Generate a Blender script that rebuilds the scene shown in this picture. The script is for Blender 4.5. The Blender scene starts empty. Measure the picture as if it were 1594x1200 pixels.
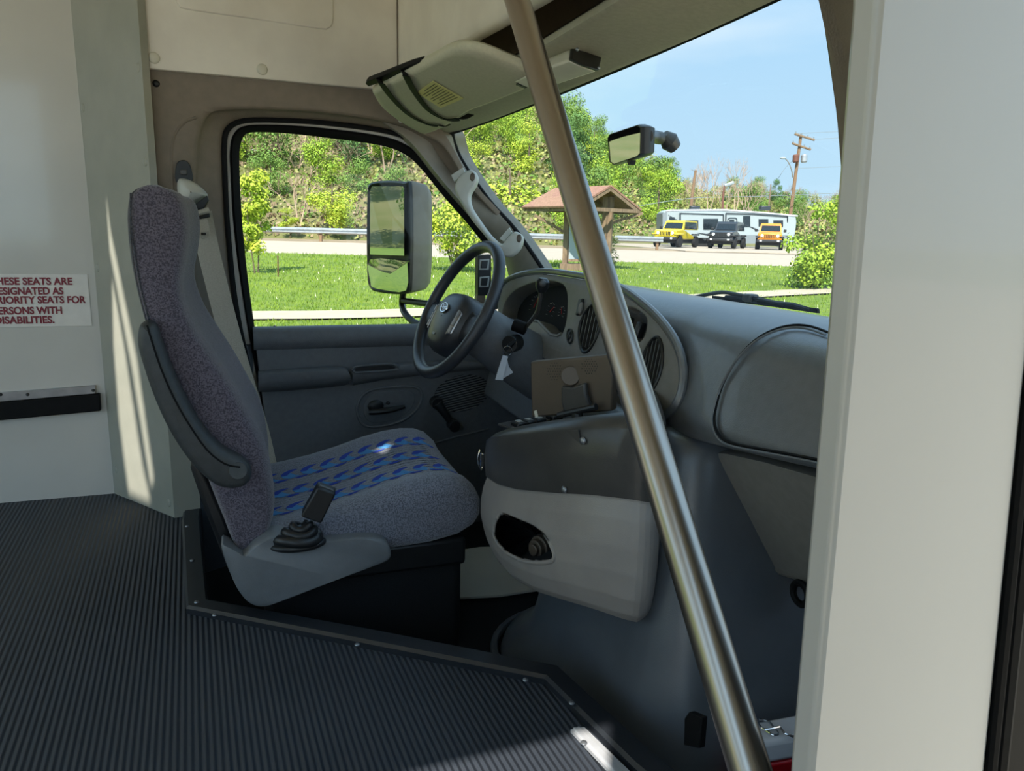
import bpy, bmesh, math, random
from mathutils import Vector, Matrix
from math import sin, cos, radians, pi, sqrt, atan2
V = Vector
sc = bpy.context.scene
COL = sc.collection
random.seed(7)

# ------------------------------------------------------------------ camera
FPX, YAW, PIT, ROL = 1150.0, radians(20), radians(11.8), radians(1.48)
CAM = V((0, 0, 1.55))
fw = V((sin(YAW) * cos(PIT), cos(YAW) * cos(PIT), -sin(PIT)))
r0 = V((cos(YAW), -sin(YAW), 0))
u0 = r0.cross(fw)
RX = r0 * cos(ROL) + u0 * sin(ROL)
UY = u0 * cos(ROL) - r0 * sin(ROL)
cam = bpy.data.objects.new('camera', bpy.data.cameras.new('camera'))
COL.objects.link(cam)
cam.data.sensor_fit = 'HORIZONTAL'
cam.data.sensor_width = 36.0
cam.data.lens = 36.0 * FPX / 1594.0
cam.data.clip_start = 0.02
cam.data.clip_end = 2000
cam.matrix_world = Matrix(((RX.x, UY.x, -fw.x, CAM.x), (RX.y, UY.y, -fw.y, CAM.y), (RX.z, UY.z, -fw.z, CAM.z), (0, 0, 0, 1)))
sc.camera = cam

# ------------------------------------------------------------------ sky, sun, exposure
sc.view_settings.view_transform = 'Standard'
sc.view_settings.look = 'None'
sc.view_settings.exposure = 0.30
sc.view_settings.gamma = 1.0
sc.cycles.use_denoising = True
sc.cycles.max_bounces = 10
sc.cycles.diffuse_bounces = 6
sc.cycles.glossy_bounces = 4
sc.cycles.transparent_max_bounces = 16
SUNDIR = V((-0.335, -0.582, 0.743)).normalized()      # towards the sun
sl = bpy.data.lights.new('sun', 'SUN')
sl.energy = 8.2
sl.angle = radians(0.6)
sl.color = (1.0, 0.95, 0.86)
so = bpy.data.objects.new('sun', sl)
so.rotation_euler = SUNDIR.to_track_quat('Z', 'Y').to_euler()
so.location = (-6, -10, 14)
COL.objects.link(so)
W = bpy.data.worlds.new('sky')
sc.world = W
W.use_nodes = True
nt = W.node_tree
nt.nodes.clear()
tc = nt.nodes.new('ShaderNodeTexCoord')
sep = nt.nodes.new('ShaderNodeSeparateXYZ')
ramp = nt.nodes.new('ShaderNodeValToRGB')
noi = nt.nodes.new('ShaderNodeTexNoise')
mp = nt.nodes.new('ShaderNodeMapping')
mp.inputs['Scale'].default_value = (1.0, 1.0, 4.5)
noi.inputs['Scale'].default_value = 2.6
noi.inputs['Detail'].default_value = 6
cr = nt.nodes.new('ShaderNodeValToRGB')
cr.color_ramp.elements[0].position = 0.46
cr.color_ramp.elements[1].position = 0.80
cr.color_ramp.elements[1].color = (.55, .55, .55, 1)
cr.color_ramp.elements[0].color = (0, 0, 0, 1)
mx = nt.nodes.new('ShaderNodeMixRGB')
mx.inputs[2].default_value = (0.86, 0.93, 0.97, 1)
bg = nt.nodes.new('ShaderNodeBackground')
out = nt.nodes.new('ShaderNodeOutputWorld')
e = ramp.color_ramp.elements
e[0].position = 0.0
e[0].color = (0.54, 0.76, 0.92, 1)
e[1].position = 0.35
e[1].color = (0.36, 0.61, 0.88, 1)
L = nt.links.new
L(tc.outputs['Generated'], sep.inputs[0]); L(sep.outputs['Z'], ramp.inputs[0])
L(tc.outputs['Generated'], mp.inputs[0]); L(mp.outputs[0], noi.inputs['Vector']); L(noi.outputs['Fac'], cr.inputs[0])
dt = nt.nodes.new('ShaderNodeVectorMath'); dt.operation = 'DOT_PRODUCT'; dt.inputs[1].default_value = V((SUNDIR.x, SUNDIR.y, .25)).normalized()
rm = nt.nodes.new('ShaderNodeMapRange'); rm.inputs['From Min'].default_value = -.95; rm.inputs['From Max'].default_value = .95; rm.inputs['To Min'].default_value = .95; rm.inputs['To Max'].default_value = 1.8
L(tc.outputs['Generated'], dt.inputs[0]); L(dt.outputs['Value'], rm.inputs['Value'])
L(rm.outputs['Result'], bg.inputs['Strength'])
L(cr.outputs[0], mx.inputs[0]); L(ramp.outputs[0], mx.inputs[1]); L(mx.outputs[0], bg.inputs['Color']); L(bg.outputs[0], out.inputs[0])

# ------------------------------------------------------------------ picture coordinates -> places
def ray(x, y): return fw + RX * ((x - 797) / FPX) - UY * ((y - 600) / FPX)
def A(x, y, ax, v):
    d = ray(x, y); i = 'XYZ'.index(ax)
    return CAM + d * ((v - CAM[i]) / d[i])
def PL(x, y, p0, n, off=0.0):
    d = ray(x, y)
    return CAM + d * (((V(p0) + V(n) * off) - CAM).dot(n) / d.dot(n))
def D(x, y, t): return CAM + ray(x, y) * t
def proj(p):
    q = V(p) - CAM; d = q.dot(fw)
    return (797 + FPX * q.dot(RX) / d, 600 - FPX * q.dot(UY) / d)
def lerp(a, b, t): return a + (b - a) * t
def interp(tab, x):
    if x <= tab[0][0]: return tab[0][1]
    for (a, b), (c, d) in zip(tab, tab[1:]):
        if x <= c: return b + (d - b) * (x - a) / (c - a)
    return tab[-1][1]
def spl(pts, n=6, closed=True):
    P_ = [V(p) for p in pts]; o = []; N = len(P_)
    for i in range(N if closed else N - 1):
        if closed: a, b, c, d = P_[i - 1], P_[i], P_[(i + 1) % N], P_[(i + 2) % N]
        else: a, b, c, d = P_[max(i - 1, 0)], P_[i], P_[i + 1], P_[min(i + 2, N - 1)]
        for k in range(n):
            t = k / n
            o.append(0.5 * ((2 * b) + (c - a) * t + (2 * a - 5 * b + 4 * c - d) * t * t + (3 * b - a - 3 * c + d) * t ** 3))
    if not closed: o.append(P_[-1])
    return o
def plancurve(plan, curve):
    # raise every plan point to the height where it meets the traced line
    o = []
    for p in plan:
        lo, hi = -1.0, 4.0
        for _ in range(40):
            m = (lo + hi) / 2
            x, y = proj((p[0], p[1], m))
            if y > interp(curve, x): lo = m
            else: hi = m
        o.append(V((p[0], p[1], lo)))
    return o

# ------------------------------------------------------------------ materials
def lin(c):
    c = c / 255.0
    return c / 12.92 if c <= 0.04045 else ((c + 0.055) / 1.055) ** 2.4
def rgb(c): return (lin(c[0]), lin(c[1]), lin(c[2]), 1)
MATS = {}
def mat(name, c, rough=0.5, metal=0.0, c2=None, ns=30.0, bump=0.0, bs=200.0, spec=0.5, coat=0.0, sheen=0.0, detail=4, lo=.35, hi=.65, stretch=None):
    m = bpy.data.materials.new(name); m.use_nodes = True
    n = m.node_tree; b = n.nodes['Principled BSDF']
    b.inputs['Base Color'].default_value = rgb(c)
    b.inputs['Roughness'].default_value = rough
    b.inputs['Metallic'].default_value = metal
    b.inputs['Specular IOR Level'].default_value = spec
    b.inputs['Coat Weight'].default_value = coat
    b.inputs['Sheen Weight'].default_value = sheen
    t = n.nodes.new('ShaderNodeTexCoord')
    src = t.outputs['Object']
    if stretch:
        q = n.nodes.new('ShaderNodeMapping'); q.inputs['Scale'].default_value = stretch
        n.links.new(src, q.inputs[0]); src = q.outputs[0]
    c2 = c2 or tuple(max(0, v - 6) for v in c)
    no = n.nodes.new('ShaderNodeTexNoise'); no.inputs['Scale'].default_value = ns; no.inputs['Detail'].default_value = detail
    r = n.nodes.new('ShaderNodeValToRGB')
    r.color_ramp.elements[0].position = lo; r.color_ramp.elements[1].position = hi
    r.color_ramp.elements[0].color = rgb(c); r.color_ramp.elements[1].color = rgb(c2)
    n.links.new(src, no.inputs['Vector']); n.links.new(no.outputs['Fac'], r.inputs[0]); n.links.new(r.outputs[0], b.inputs['Base Color'])
    if bump:
        nb = n.nodes.new('ShaderNodeTexNoise'); nb.inputs['Scale'].default_value = bs; nb.inputs['Detail'].default_value = 3
        bp = n.nodes.new('ShaderNodeBump'); bp.inputs['Strength'].default_value = bump; bp.inputs['Distance'].default_value = 0.002
        n.links.new(src, nb.inputs['Vector']); n.links.new(nb.outputs['Fac'], bp.inputs['Height']); n.links.new(bp.outputs[0], b.inputs['Normal'])
    MATS[name] = m
    return m
def glass(name, tint, refl=0.06, dirt=0.0):
    m = bpy.data.materials.new(name); m.use_nodes = True
    n = m.node_tree; n.nodes.clear()
    o = n.nodes.new('ShaderNodeOutputMaterial'); t = n.nodes.new('ShaderNodeBsdfTransparent'); g = n.nodes.new('ShaderNodeBsdfGlossy')
    t.inputs[0].default_value = (*tint, 1); g.inputs['Roughness'].default_value = 0.01
    f = n.nodes.new('ShaderNodeFresnel'); f.inputs[0].default_value = 1.45
    mul = n.nodes.new('ShaderNodeMath'); mul.operation = 'MULTIPLY'; mul.inputs[1].default_value = refl
    x = n.nodes.new('ShaderNodeMixShader')
    n.links.new(f.outputs[0], mul.inputs[0]); n.links.new(mul.outputs[0], x.inputs[0]); n.links.new(t.outputs[0], x.inputs[1]); n.links.new(g.outputs[0], x.inputs[2])
    n.links.new(x.outputs[0], o.inputs[0])
    MATS[name] = m
    return m
mat('white_panel', (226, 219, 205), .42, c2=(216, 208, 194), ns=9, bump=.12, bs=260)
mat('wall_gloss', (206, 203, 196), .16, c2=(200, 197, 190), ns=4, coat=.3)
mat('corner_panel', (152, 151, 139), .38, c2=(144, 144, 132), ns=9, bump=.15, bs=300)
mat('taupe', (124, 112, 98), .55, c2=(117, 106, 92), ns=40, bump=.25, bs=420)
mat('headliner', (176, 172, 152), .8, c2=(168, 164, 145), ns=120, bump=.3, bs=500)
mat('visor', (196, 192, 168), .8, c2=(188, 184, 160), ns=160, bump=.3, bs=600)
mat('pillar_plastic', (134, 128, 117), .5, c2=(128, 122, 111), ns=40, bump=.2, bs=420)
mat('handle_plastic', (186, 186, 178), .4, c2=(180, 180, 172), ns=30)
mat('door_plastic', (98, 101, 105), .45, c2=(92, 95, 99), ns=60, bump=.35, bs=520)
mat('dash_plastic', (98, 101, 105), .32, c2=(92, 95, 99), ns=60, bump=.2, bs=520, spec=1.0, coat=.2)
mat('bezel_plastic', (122, 119, 114), .45, c2=(116, 113, 108), ns=60, bump=.2, bs=520)
mat('console_grey', (150, 144, 138), .4, c2=(143, 137, 132), ns=14, bump=.2, bs=500)
mat('engine_vinyl', (90, 95, 101), .3, c2=(84, 89, 95), ns=14, bump=.15, bs=420, spec=.7)
mat('seat_plastic', (112, 115, 118), .45, c2=(106, 109, 112), ns=30, bump=.25, bs=500)
mat('black_plastic', (22, 23, 25), .38, c2=(28, 29, 31), ns=40)
mat('satin_black', (62, 60, 58), .32, c2=(68, 66, 63), ns=20, bump=.12, bs=500)
mat('black_rubber', (14, 14, 15), .7, c2=(18, 18, 19), ns=60, spec=.2)
mat('trim_black', (38, 41, 46), .3, c2=(32, 35, 40), ns=20, bump=.12, bs=500)
mat('post_metal', (62, 58, 53), .38, .6, c2=(56, 52, 48), ns=4)
mat('nosing_metal', (196, 197, 200), .4, .35, c2=(186, 187, 190), ns=30)
mat('lamp_white', (212, 208, 192), .5, c2=(206, 202, 186))
mat('armrest_vinyl', (60, 63, 64), .5, c2=(53, 56, 57), ns=60, bump=.25, bs=400)
mat('wheel_black', (50, 52, 56), .36, c2=(44, 46, 50), ns=60, bump=.2, bs=600)
mat('carpet_black', (14, 15, 17), .95, c2=(22, 23, 26), ns=300, bump=.5, bs=500)
mat('steel', (176, 166, 155), .3, 1.0, c2=(168, 158, 147), ns=5)
mat('aluminium', (186, 186, 188), .3, 1.0, c2=(170, 170, 172), ns=30)
mat('chrome', (222, 222, 222), .12, 1.0)
mat('mirror_glass', (205, 212, 210), .01, 1.0, c2=(205, 212, 210))
mat('door_white', (192, 190, 186), .3, c2=(187, 185, 181), ns=3, coat=.2)
mat('rivet_metal', (150, 152, 156), .35, .8)
mat('belt_webbing', (182, 177, 164), .6, c2=(168, 163, 151), ns=350, bump=.3, bs=700)
mat('sign_white', (226, 221, 214), .35)
mat('sign_red', (132, 26, 44), .5, c2=(122, 22, 40))
mat('paper', (222, 216, 200), .6, c2=(212, 206, 190), ns=6)
mat('label_yellow', (226, 216, 150), .6, c2=(220, 208, 138), ns=30)
mat('ink', (70, 62, 40), .7)
mat('kit_white', (206, 208, 214), .35)
mat('red_plastic', (176, 24, 36), .4)
mat('brown_metal', (96, 85, 74), .42, .35, c2=(90, 79, 68), ns=10)
mat('blue_dark', (36, 66, 168), .9, c2=(30, 58, 150), ns=300)
mat('blue_light', (74, 140, 196), .9, c2=(64, 128, 184), ns=300)
mat('needle_red', (200, 40, 40), .5)
mat('gauge_white', (170, 170, 166), .5)
mat('screw_cap', (206, 201, 184), .4)
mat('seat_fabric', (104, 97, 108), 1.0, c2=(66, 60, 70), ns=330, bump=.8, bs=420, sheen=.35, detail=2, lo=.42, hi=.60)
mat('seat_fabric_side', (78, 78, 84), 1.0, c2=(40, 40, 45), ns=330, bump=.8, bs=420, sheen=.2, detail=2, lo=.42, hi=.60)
mat('cushion_fabric', (124, 126, 138), 1.0, c2=(84, 86, 96), ns=330, bump=.8, bs=420, sheen=.4, detail=2, lo=.42, hi=.60)
glass('window_glass', (.97, .98, .97), .35)
glass('windshield_glass', (.96, .985, .98), .10)
# outside
mat('concrete', (172, 160, 138), .9, c2=(160, 149, 128), ns=3)
mat('asphalt_pale', (168, 155, 138), .9, c2=(156, 144, 128), ns=1.2, stretch=(1, 6, 1))
mat('pavement', (214, 198, 172), .9, c2=(204, 188, 162), ns=3)
mat('lawn', (106, 122, 32), .95, c2=(78, 102, 20), ns=2.4, detail=10)
mat('blade', (118, 140, 36), .8, c2=(86, 115, 22), ns=.6, detail=6)
mat('clover', (226, 226, 190), .8)
mat('hill_soil', (112, 106, 66), 1, c2=(92, 96, 46), ns=.25, detail=8)
mat('dry_brush', (150, 130, 104), 1, c2=(120, 104, 80), ns=.6, detail=5)
mat('leaf_bright', (150, 170, 44), .7, c2=(106, 142, 30), ns=1.1, detail=3)
mat('leaf_lime', (172, 182, 50), .7, c2=(134, 160, 38), ns=1.6, detail=3)
mat('leaf_mid', (112, 138, 54), .75, c2=(80, 114, 42), ns=.8, detail=3)
mat('leaf_dark', (84, 118, 58), .8, c2=(62, 96, 46), ns=.8, detail=3)
mat('leaf_olive', (156, 156, 88), .8, c2=(132, 134, 70), ns=.8, detail=3)
mat('twig', (176, 152, 130), .9, c2=(146, 124, 106), ns=1, detail=3)
mat('bark', (110, 96, 78), .9, c2=(84, 72, 58), ns=6)
mat('pole_wood', (134, 106, 80), .9, c2=(110, 86, 64), ns=4, stretch=(6, 6, .5))
mat('timber', (134, 112, 88), .85, c2=(102, 84, 66), ns=5, stretch=(4, 4, .6))
mat('shingle', (150, 112, 94), .9, c2=(126, 92, 76), ns=14)
mat('galvanised', (176, 180, 182), .45, .6, c2=(160, 164, 168), ns=4)
mat('rv_white', (150, 160, 162), .45)
mat('rv_dark', (44, 50, 56), .4)
mat('rv_grey', (120, 128, 132), .4)
mat('tinted_glass', (30, 36, 40), .1)
mat('car_yellow', (200, 178, 40), .3, coat=.5)
mat('car_black', (36, 38, 42), .3, coat=.5)
mat('car_orange', (214, 132, 24), .3, coat=.5)
mat('car_trim', (34, 35, 37), .6)
mat('tyre', (26, 26, 27), .85)
mat('head_lamp', (214, 216, 214), .2)
mat('rust_red', (104, 66, 52), .7)
mat('mirror_shell', (138, 128, 118), .4, c2=(130, 120, 110))

# ribbed rubber floor
def ribbed(name, c, c2, pitch, ang, rough=.55):
    m = mat(name, c, rough, c2=c2, ns=5)
    n = m.node_tree; b = n.nodes['Principled BSDF']
    t = n.nodes.new('ShaderNodeTexCoord'); q = n.nodes.new('ShaderNodeMapping')
    q.inputs['Rotation'].default_value = (0, 0, ang)
    w = n.nodes.new('ShaderNodeTexWave'); w.bands_direction = 'X'; w.wave_profile = 'SIN'
    w.inputs['Scale'].default_value = 2 * pi / pitch / 20.0
    bp = n.nodes.new('ShaderNodeBump'); bp.inputs['Strength'].default_value = .9; bp.inputs['Distance'].default_value = .004
    n.links.new(t.outputs['Object'], q.inputs[0]); n.links.new(q.outputs[0], w.inputs['Vector'])
    n.links.new(w.outputs['Fac'], bp.inputs['Height']); n.links.new(bp.outputs[0], b.inputs['Normal'])
    return m
ribbed('ribbed_rubber', (49, 54, 62), (43, 48, 56), .011, radians(-3.5))
ribbed('ribbed_metal', (190, 190, 190), (176, 176, 176), .006, radians(0), .35)
MATS['ribbed_metal'].node_tree.nodes['Principled BSDF'].inputs['Metallic'].default_value = .8

# ------------------------------------------------------------------ mesh building
class MB:
    def __init__(s): s.v = []; s.f = []; s.m = []
    def add(s, vs, fs, mi=0):
        o = len(s.v); s.v += [V(p) for p in vs]
        for f in fs: s.f.append([i + o for i in f]); s.m.append(mi)
        return s
    def box(s, c, size, rot=None, mi=0):
        c = V(c); h = V(size) / 2; R_ = rot or Matrix.Identity(3)
        vs = [c + R_ @ V((sx * h.x, sy * h.y, sz * h.z)) for sx in (-1, 1) for sy in (-1, 1) for sz in (-1, 1)]
        return s.add(vs, [(0, 1, 3, 2), (4, 6, 7, 5), (0, 4, 5, 1), (2, 3, 7, 6), (0, 2, 6, 4), (1, 5, 7, 3)], mi)
    def prism(s, pts, vec, mi=0):
        n = len(pts); vec = V(vec); vs = [V(p) for p in pts] + [V(p) + vec for p in pts]
        return s.add(vs, [list(range(n))[::-1], list(range(n, 2 * n))] + [(i, (i + 1) % n, n + (i + 1) % n, n + i) for i in range(n)], mi)
    def grid(s, rows, mi=0, wrap=False):
        n = len(rows[0]); vs = [p for r in rows for p in r]; fs = []
        for i in range(len(rows) - 1):
            for j in range(n if wrap else n - 1):
                k = (j + 1) % n
                fs.append((i * n + j, i * n + k, (i + 1) * n + k, (i + 1) * n + j))
        return s.add(vs, fs, mi)
    def tube(s, path, r, seg=10, closed=False, caps=True, mi=0, flat=None):
        P_ = [V(p) for p in path]; N = len(P_); rows = []
        rr = r if isinstance(r, (list, tuple)) else [r] * N
        up = None
        for i in range(N):
            if closed: t = P_[(i + 1) % N] - P_[i - 1]
            else: t = P_[min(i + 1, N - 1)] - P_[max(i - 1, 0)]
            t.normalize()
            if up is None: up = t.orthogonal().normalized() if flat is None else V(flat)
            up = (up - t * up.dot(t)).normalized(); w = t.cross(up)
            rows.append([P_[i] + up * (rr[i] * cos(2 * pi * k / seg)) + w * (rr[i] * sin(2 * pi * k / seg)) for k in range(seg)])
        if closed: rows.append(rows[0])
        o = len(s.v); s.grid(rows, mi, True)
        if caps and not closed:
            s.f.append([o + k for k in range(seg)][::-1]); s.m.append(mi)
            s.f.append([o + (N - 1) * seg + k for k in range(seg)]); s.m.append(mi)
        return s
    def ribbon(s, path, wvec, th, mi=0):
        P_ = [V(p) for p in path]; N = len(P_); rows = []
        for i in range(N):
            t = (P_[min(i + 1, N - 1)] - P_[max(i - 1, 0)]).normalized()
            w = V(wvec[i]) if isinstance(wvec, list) else V(wvec)
            n = t.cross(w).normalized() * th / 2
            rows.append([P_[i] - w / 2 - n, P_[i] + w / 2 - n, P_[i] + w / 2 + n, P_[i] - w / 2 + n])
        o = len(s.v); s.grid(rows, mi, True)
        s.f.append([o, o + 1, o + 2, o + 3][::-1]); s.m.append(mi)
        s.f.append([o + (N - 1) * 4 + k for k in range(4)]); s.m.append(mi)
        return s
    def ell(s, c, rad, seg=16, rings=10, rot=None, mi=0):
        R_ = rot or Matrix.Identity(3); c = V(c); rows = []
        for i in range(rings + 1):
            a = pi * i / rings
            rows.append([c + R_ @ V((rad[0] * sin(a) * cos(2 * pi * k / seg), rad[1] * sin(a) * sin(2 * pi * k / seg), rad[2] * cos(a))) for k in range(seg)])
        return s.grid(rows, mi, True)
    def cyl(s, a, b, r, seg=16, mi=0, r2=None):
        return s.tube([a, b], [r, r if r2 is None else r2], seg, mi=mi)
    def build(s, name, m, parent=None, bevel=0.0, seg=2, smooth=35, subsurf=0, recalc=True, solid=0.0):
        origin = V((0, 0, 0))
        if parent is not None:
            q = parent
            while q is not None: origin += q.location; q = q.parent
        else:
            lo = V([min(p[i] for p in s.v) for i in range(3)]); hi = V([max(p[i] for p in s.v) for i in range(3)])
            origin = V(((lo.x + hi.x) / 2, (lo.y + hi.y) / 2, lo.z))
        me = bpy.data.meshes.new(name)
        me.from_pydata([tuple(p - origin) for p in s.v], [], s.f)
        ms = m if isinstance(m, (list, tuple)) else [m]
        for x in ms: me.materials.append(MATS[x])
        if len(ms) > 1: me.polygons.foreach_set('material_index', s.m)
        if recalc:
            b = bmesh.new(); b.from_mesh(me); bmesh.ops.remove_doubles(b, verts=b.verts, dist=1e-6); bmesh.ops.recalc_face_normals(b, faces=b.faces); b.to_mesh(me); b.free()
        if smooth:
            me.polygons.foreach_set('use_smooth', [True] * len(me.polygons)); me.set_sharp_from_angle(angle=radians(smooth))
        me.update()
        o = bpy.data.objects.new(name, me); COL.objects.link(o)
        if parent is not None: o.parent = parent
        else: o.location = origin
        if solid: d = o.modifiers.new('thickness', 'SOLIDIFY'); d.thickness = solid; d.offset = 0
        if bevel: d = o.modifiers.new('bevel', 'BEVEL'); d.width = bevel; d.segments = seg; d.limit_method = 'ANGLE'; d.angle_limit = radians(32); d.harden_normals = False
        if subsurf: d = o.modifiers.new('sub', 'SUBSURF'); d.levels = subsurf; d.render_levels = subsurf
        return o
def tag(o, label=None, cat=None, group=None, kind=None):
    if label: o['label'] = label
    if cat: o['category'] = cat
    if group: o['group'] = group
    if kind: o['kind'] = kind
    return o
def thing(name, loc, label, cat, group=None, kind=None):
    o = bpy.data.objects.new(name, None); COL.objects.link(o); o.location = V(loc); o.empty_display_size = .05
    return tag(o, label, cat, group, kind)
def frame(n, up=(0, 0, 1)):
    n = V(n).normalized(); u = V(up).cross(n)
    u = u.normalized() if u.length > 1e-4 else n.orthogonal().normalized()
    return Matrix((u, n.cross(u), n)).transposed()
def plate(name, outline, holes, n, thick, m, parent=None, bevel=0.0):
    # flat plate with holes, front face on the outline's plane, thickness going to -n
    F = frame(n); o3 = sum((V(p) for p in outline), V()) / len(outline)
    cu = bpy.data.curves.new('tmp', 'CURVE'); cu.dimensions = '2D'; cu.fill_mode = 'BOTH'
    cu.extrude = max(thick / 2 - bevel, 1e-5); cu.bevel_depth = bevel; cu.bevel_resolution = 2; cu.offset = -bevel
    for lp in [outline] + list(holes):
        sp = cu.splines.new('POLY'); sp.points.add(len(lp) - 1); sp.use_cyclic_u = True
        for i, p in enumerate(lp):
            q = F.transposed() @ (V(p) - o3); sp.points[i].co = (q.x, q.y, 0, 1)
    ob = bpy.data.objects.new('tmp', cu); COL.objects.link(ob)
    dg = bpy.context.evaluated_depsgraph_get(); dg.update()
    me = bpy.data.meshes.new_from_object(ob.evaluated_get(dg), depsgraph=dg)
    mb = MB()
    c = o3 - V(n).normalized() * thick / 2
    mb.add([c + F @ v.co for v in me.vertices], [list(p.vertices) for p in me.polygons])
    bpy.data.objects.remove(ob); bpy.data.curves.remove(cu); bpy.data.meshes.remove(me)
    return mb.build(name, m, parent)
def text(name, body, size, loc, F, m, parent, ext=.0004, align='LEFT', bold=0.0, xs=1.0):
    cu = bpy.data.curves.new(name, 'FONT'); cu.body = body; cu.size = size; cu.extrude = ext; cu.align_x = align; cu.offset = bold
    ob = bpy.data.objects.new('tmp', cu); COL.objects.link(ob)
    dg = bpy.context.evaluated_depsgraph_get(); dg.update()
    me = bpy.data.meshes.new_from_object(ob.evaluated_get(dg), depsgraph=dg)
    mb = MB(); mb.add([V(loc) + F @ V((v.co.x * xs, v.co.y, v.co.z)) for v in me.vertices], [list(p.vertices) for p in me.polygons])
    bpy.data.objects.remove(ob); bpy.data.curves.remove(cu); bpy.data.meshes.remove(me)
    return mb.build(name, m, parent, smooth=0, recalc=False)
def copy_tree(o, parent=None):
    c = o.copy(); COL.objects.link(c)
    if parent: c.parent = parent
    for ch in o.children: copy_tree(ch, c)
    return c
def rz(a): return Matrix.Rotation(a, 3, 'Z')

# ================================================================== THE BUS SHELL
def S(o, label, cat):
    return tag(o, label, cat, kind='structure')
FZ = 0.72
mat_edge = [A(283, 818, 'Z', FZ), A(290, 955, 'Z', FZ), A(560, 1008, 'Z', FZ), A(848, 1066, 'Z', FZ), A(985, 1204, 'Z', FZ)]
poly = [V((-3.2, -.15, FZ)), V((.60, -.15, FZ)), V((.56, .70, FZ))] + mat_edge[::-1] + [V((-.15, 2.22, FZ)), V((-.219, 2.201, FZ)), V((-.41, 2.464, FZ)), V((-3.2, 2.464, FZ))]
S(MB().prism(poly, (0, 0, -.05)).build('floor', 'ribbed_rubber', smooth=0), 'black ribbed rubber bus floor beside the driver seat', 'floor')
# edge trim of the raised floor
def offset_path(pts, d):
    o = []
    for i in range(len(pts)):
        t = (pts[min(i + 1, len(pts) - 1)] - pts[max(i - 1, 0)]).normalized()
        o.append(pts[i] + V((t.y, -t.x, 0)) * d)
    return o
tp = [mat_edge[0] + V((0, .35, 0))] + mat_edge + [mat_edge[-1] + V((.12, -.42, 0))]
outer = offset_path(tp, -.048)
mb = MB()
rows = []
for a, b in zip(tp, outer):
    rows.append([a + V((0, 0, -.03)), a + V((0, 0, .012)), a.lerp(b, .12) + V((0, 0, .018)), a.lerp(b, .9) + V((0, 0, .018)), b + V((0, 0, .012)), b + V((0, 0, -.16))])
mb.grid(rows)
edge = S(mb.build('trim_1', 'trim_black', smooth=25), 'black riveted edging strip around the raised bus floor', 'trim')
for px, py in [(291, 819), (299, 872), (306, 937), (334, 957), (556, 1003), (818, 1058), (890, 1094)]:
    p = A(px, py, 'Z', FZ + .019)
    q = MB().ell(p, (.0055, .0055, .003), 10, 6).build('rivet', 'rivet_metal', edge)
# ribbed aluminium nosing beside the step
a0, a1 = A(888, 1140, 'Z', FZ + .002), A(958, 1215, 'Z', FZ + .002)
b0, b1 = A(909, 1136, 'Z', FZ + .002), A(990, 1215, 'Z', FZ + .002)
mb = MB()
rows = []
for k in range(23):
    t = k / 22
    h = .006 + (.003 if (4 < k < 15 and k % 2) else 0)
    rows.append([a0.lerp(b0, t) + V((0, 0, h)), a1.lerp(b1, t) + V((0, 0, h))])
rows = [[a0, a1]] + rows + [[b0, b1]]
mb.grid(rows)
nos = S(mb.build('trim_2', 'nosing_metal', smooth=20), 'ribbed aluminium nosing strip at the step corner', 'trim')
q = MB().ell(A(909, 1156, 'Z', FZ + .01), (.006, .006, .003), 10, 6).build('screw', 'rivet_metal', nos)

# cab floor, step well and front bulkhead below the dashboard
S(MB().box((.55, 1.33, .5), (1.5, 2.1, .06)).build('floor_cab', 'carpet_black', smooth=0), 'black carpeted cab floor below the driver seat', 'floor')
S(MB().box((1.22, 1.33, .85), (.05, 2.1, .76)).build('wall_firewall', 'engine_vinyl', smooth=0), 'dark bulkhead below the dashboard', 'wall')
S(MB().box((.90, .44, .85), (.7, .04, .7)).build('wall_kick', 'engine_vinyl', smooth=0), 'dark side lining of the step well', 'wall')

S(MB().box((.76, 2.42, .75), (1.5, .04, .9)).build('wall_cab', 'engine_vinyl', smooth=0), 'dark cab side below the driver door', 'wall')
S(MB().box((-.24, 1.85, .58), (.04, 1.2, .17)).build('wall_riser', 'carpet_black', smooth=0), 'dark riser between cab floor and bus floor', 'wall')
# left body side wall with its trim
wl = S(MB().box((-1.805, 2.484, 1.735), (2.79, .04, 2.03)).build('wall_left', 'wall_gloss', smooth=0), 'glossy white bus side wall with a notice', 'wall')
mb = MB()
y = 2.452
mb.prism([A(-260, 632, 'Y', y), A(148, 600, 'Y', y), A(148.5, 612.5, 'Y', y), A(-260, 648, 'Y', y)], (0, .012, 0))
st = S(mb.build('trim_3', 'aluminium', bevel=.001), 'aluminium strip with screws across the white side wall', 'trim')
for px, py in [(145, 607.5), (43, 614), (1, 614)]:
    MB().ell(A(px, py, 'Y', y), (.005, .003, .005), 10, 6).build('screw', 'black_plastic', st)
y = 2.446
mb = MB().prism([A(-260, 650, 'Y', y), A(155, 613, 'Y', y), A(156.5, 640, 'Y', y), A(-260, 679, 'Y', y)], (0, .018, 0))
S(mb.build('trim_4', 'black_rubber', bevel=.003), 'black rubber rub strip across the white side wall', 'trim')
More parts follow.
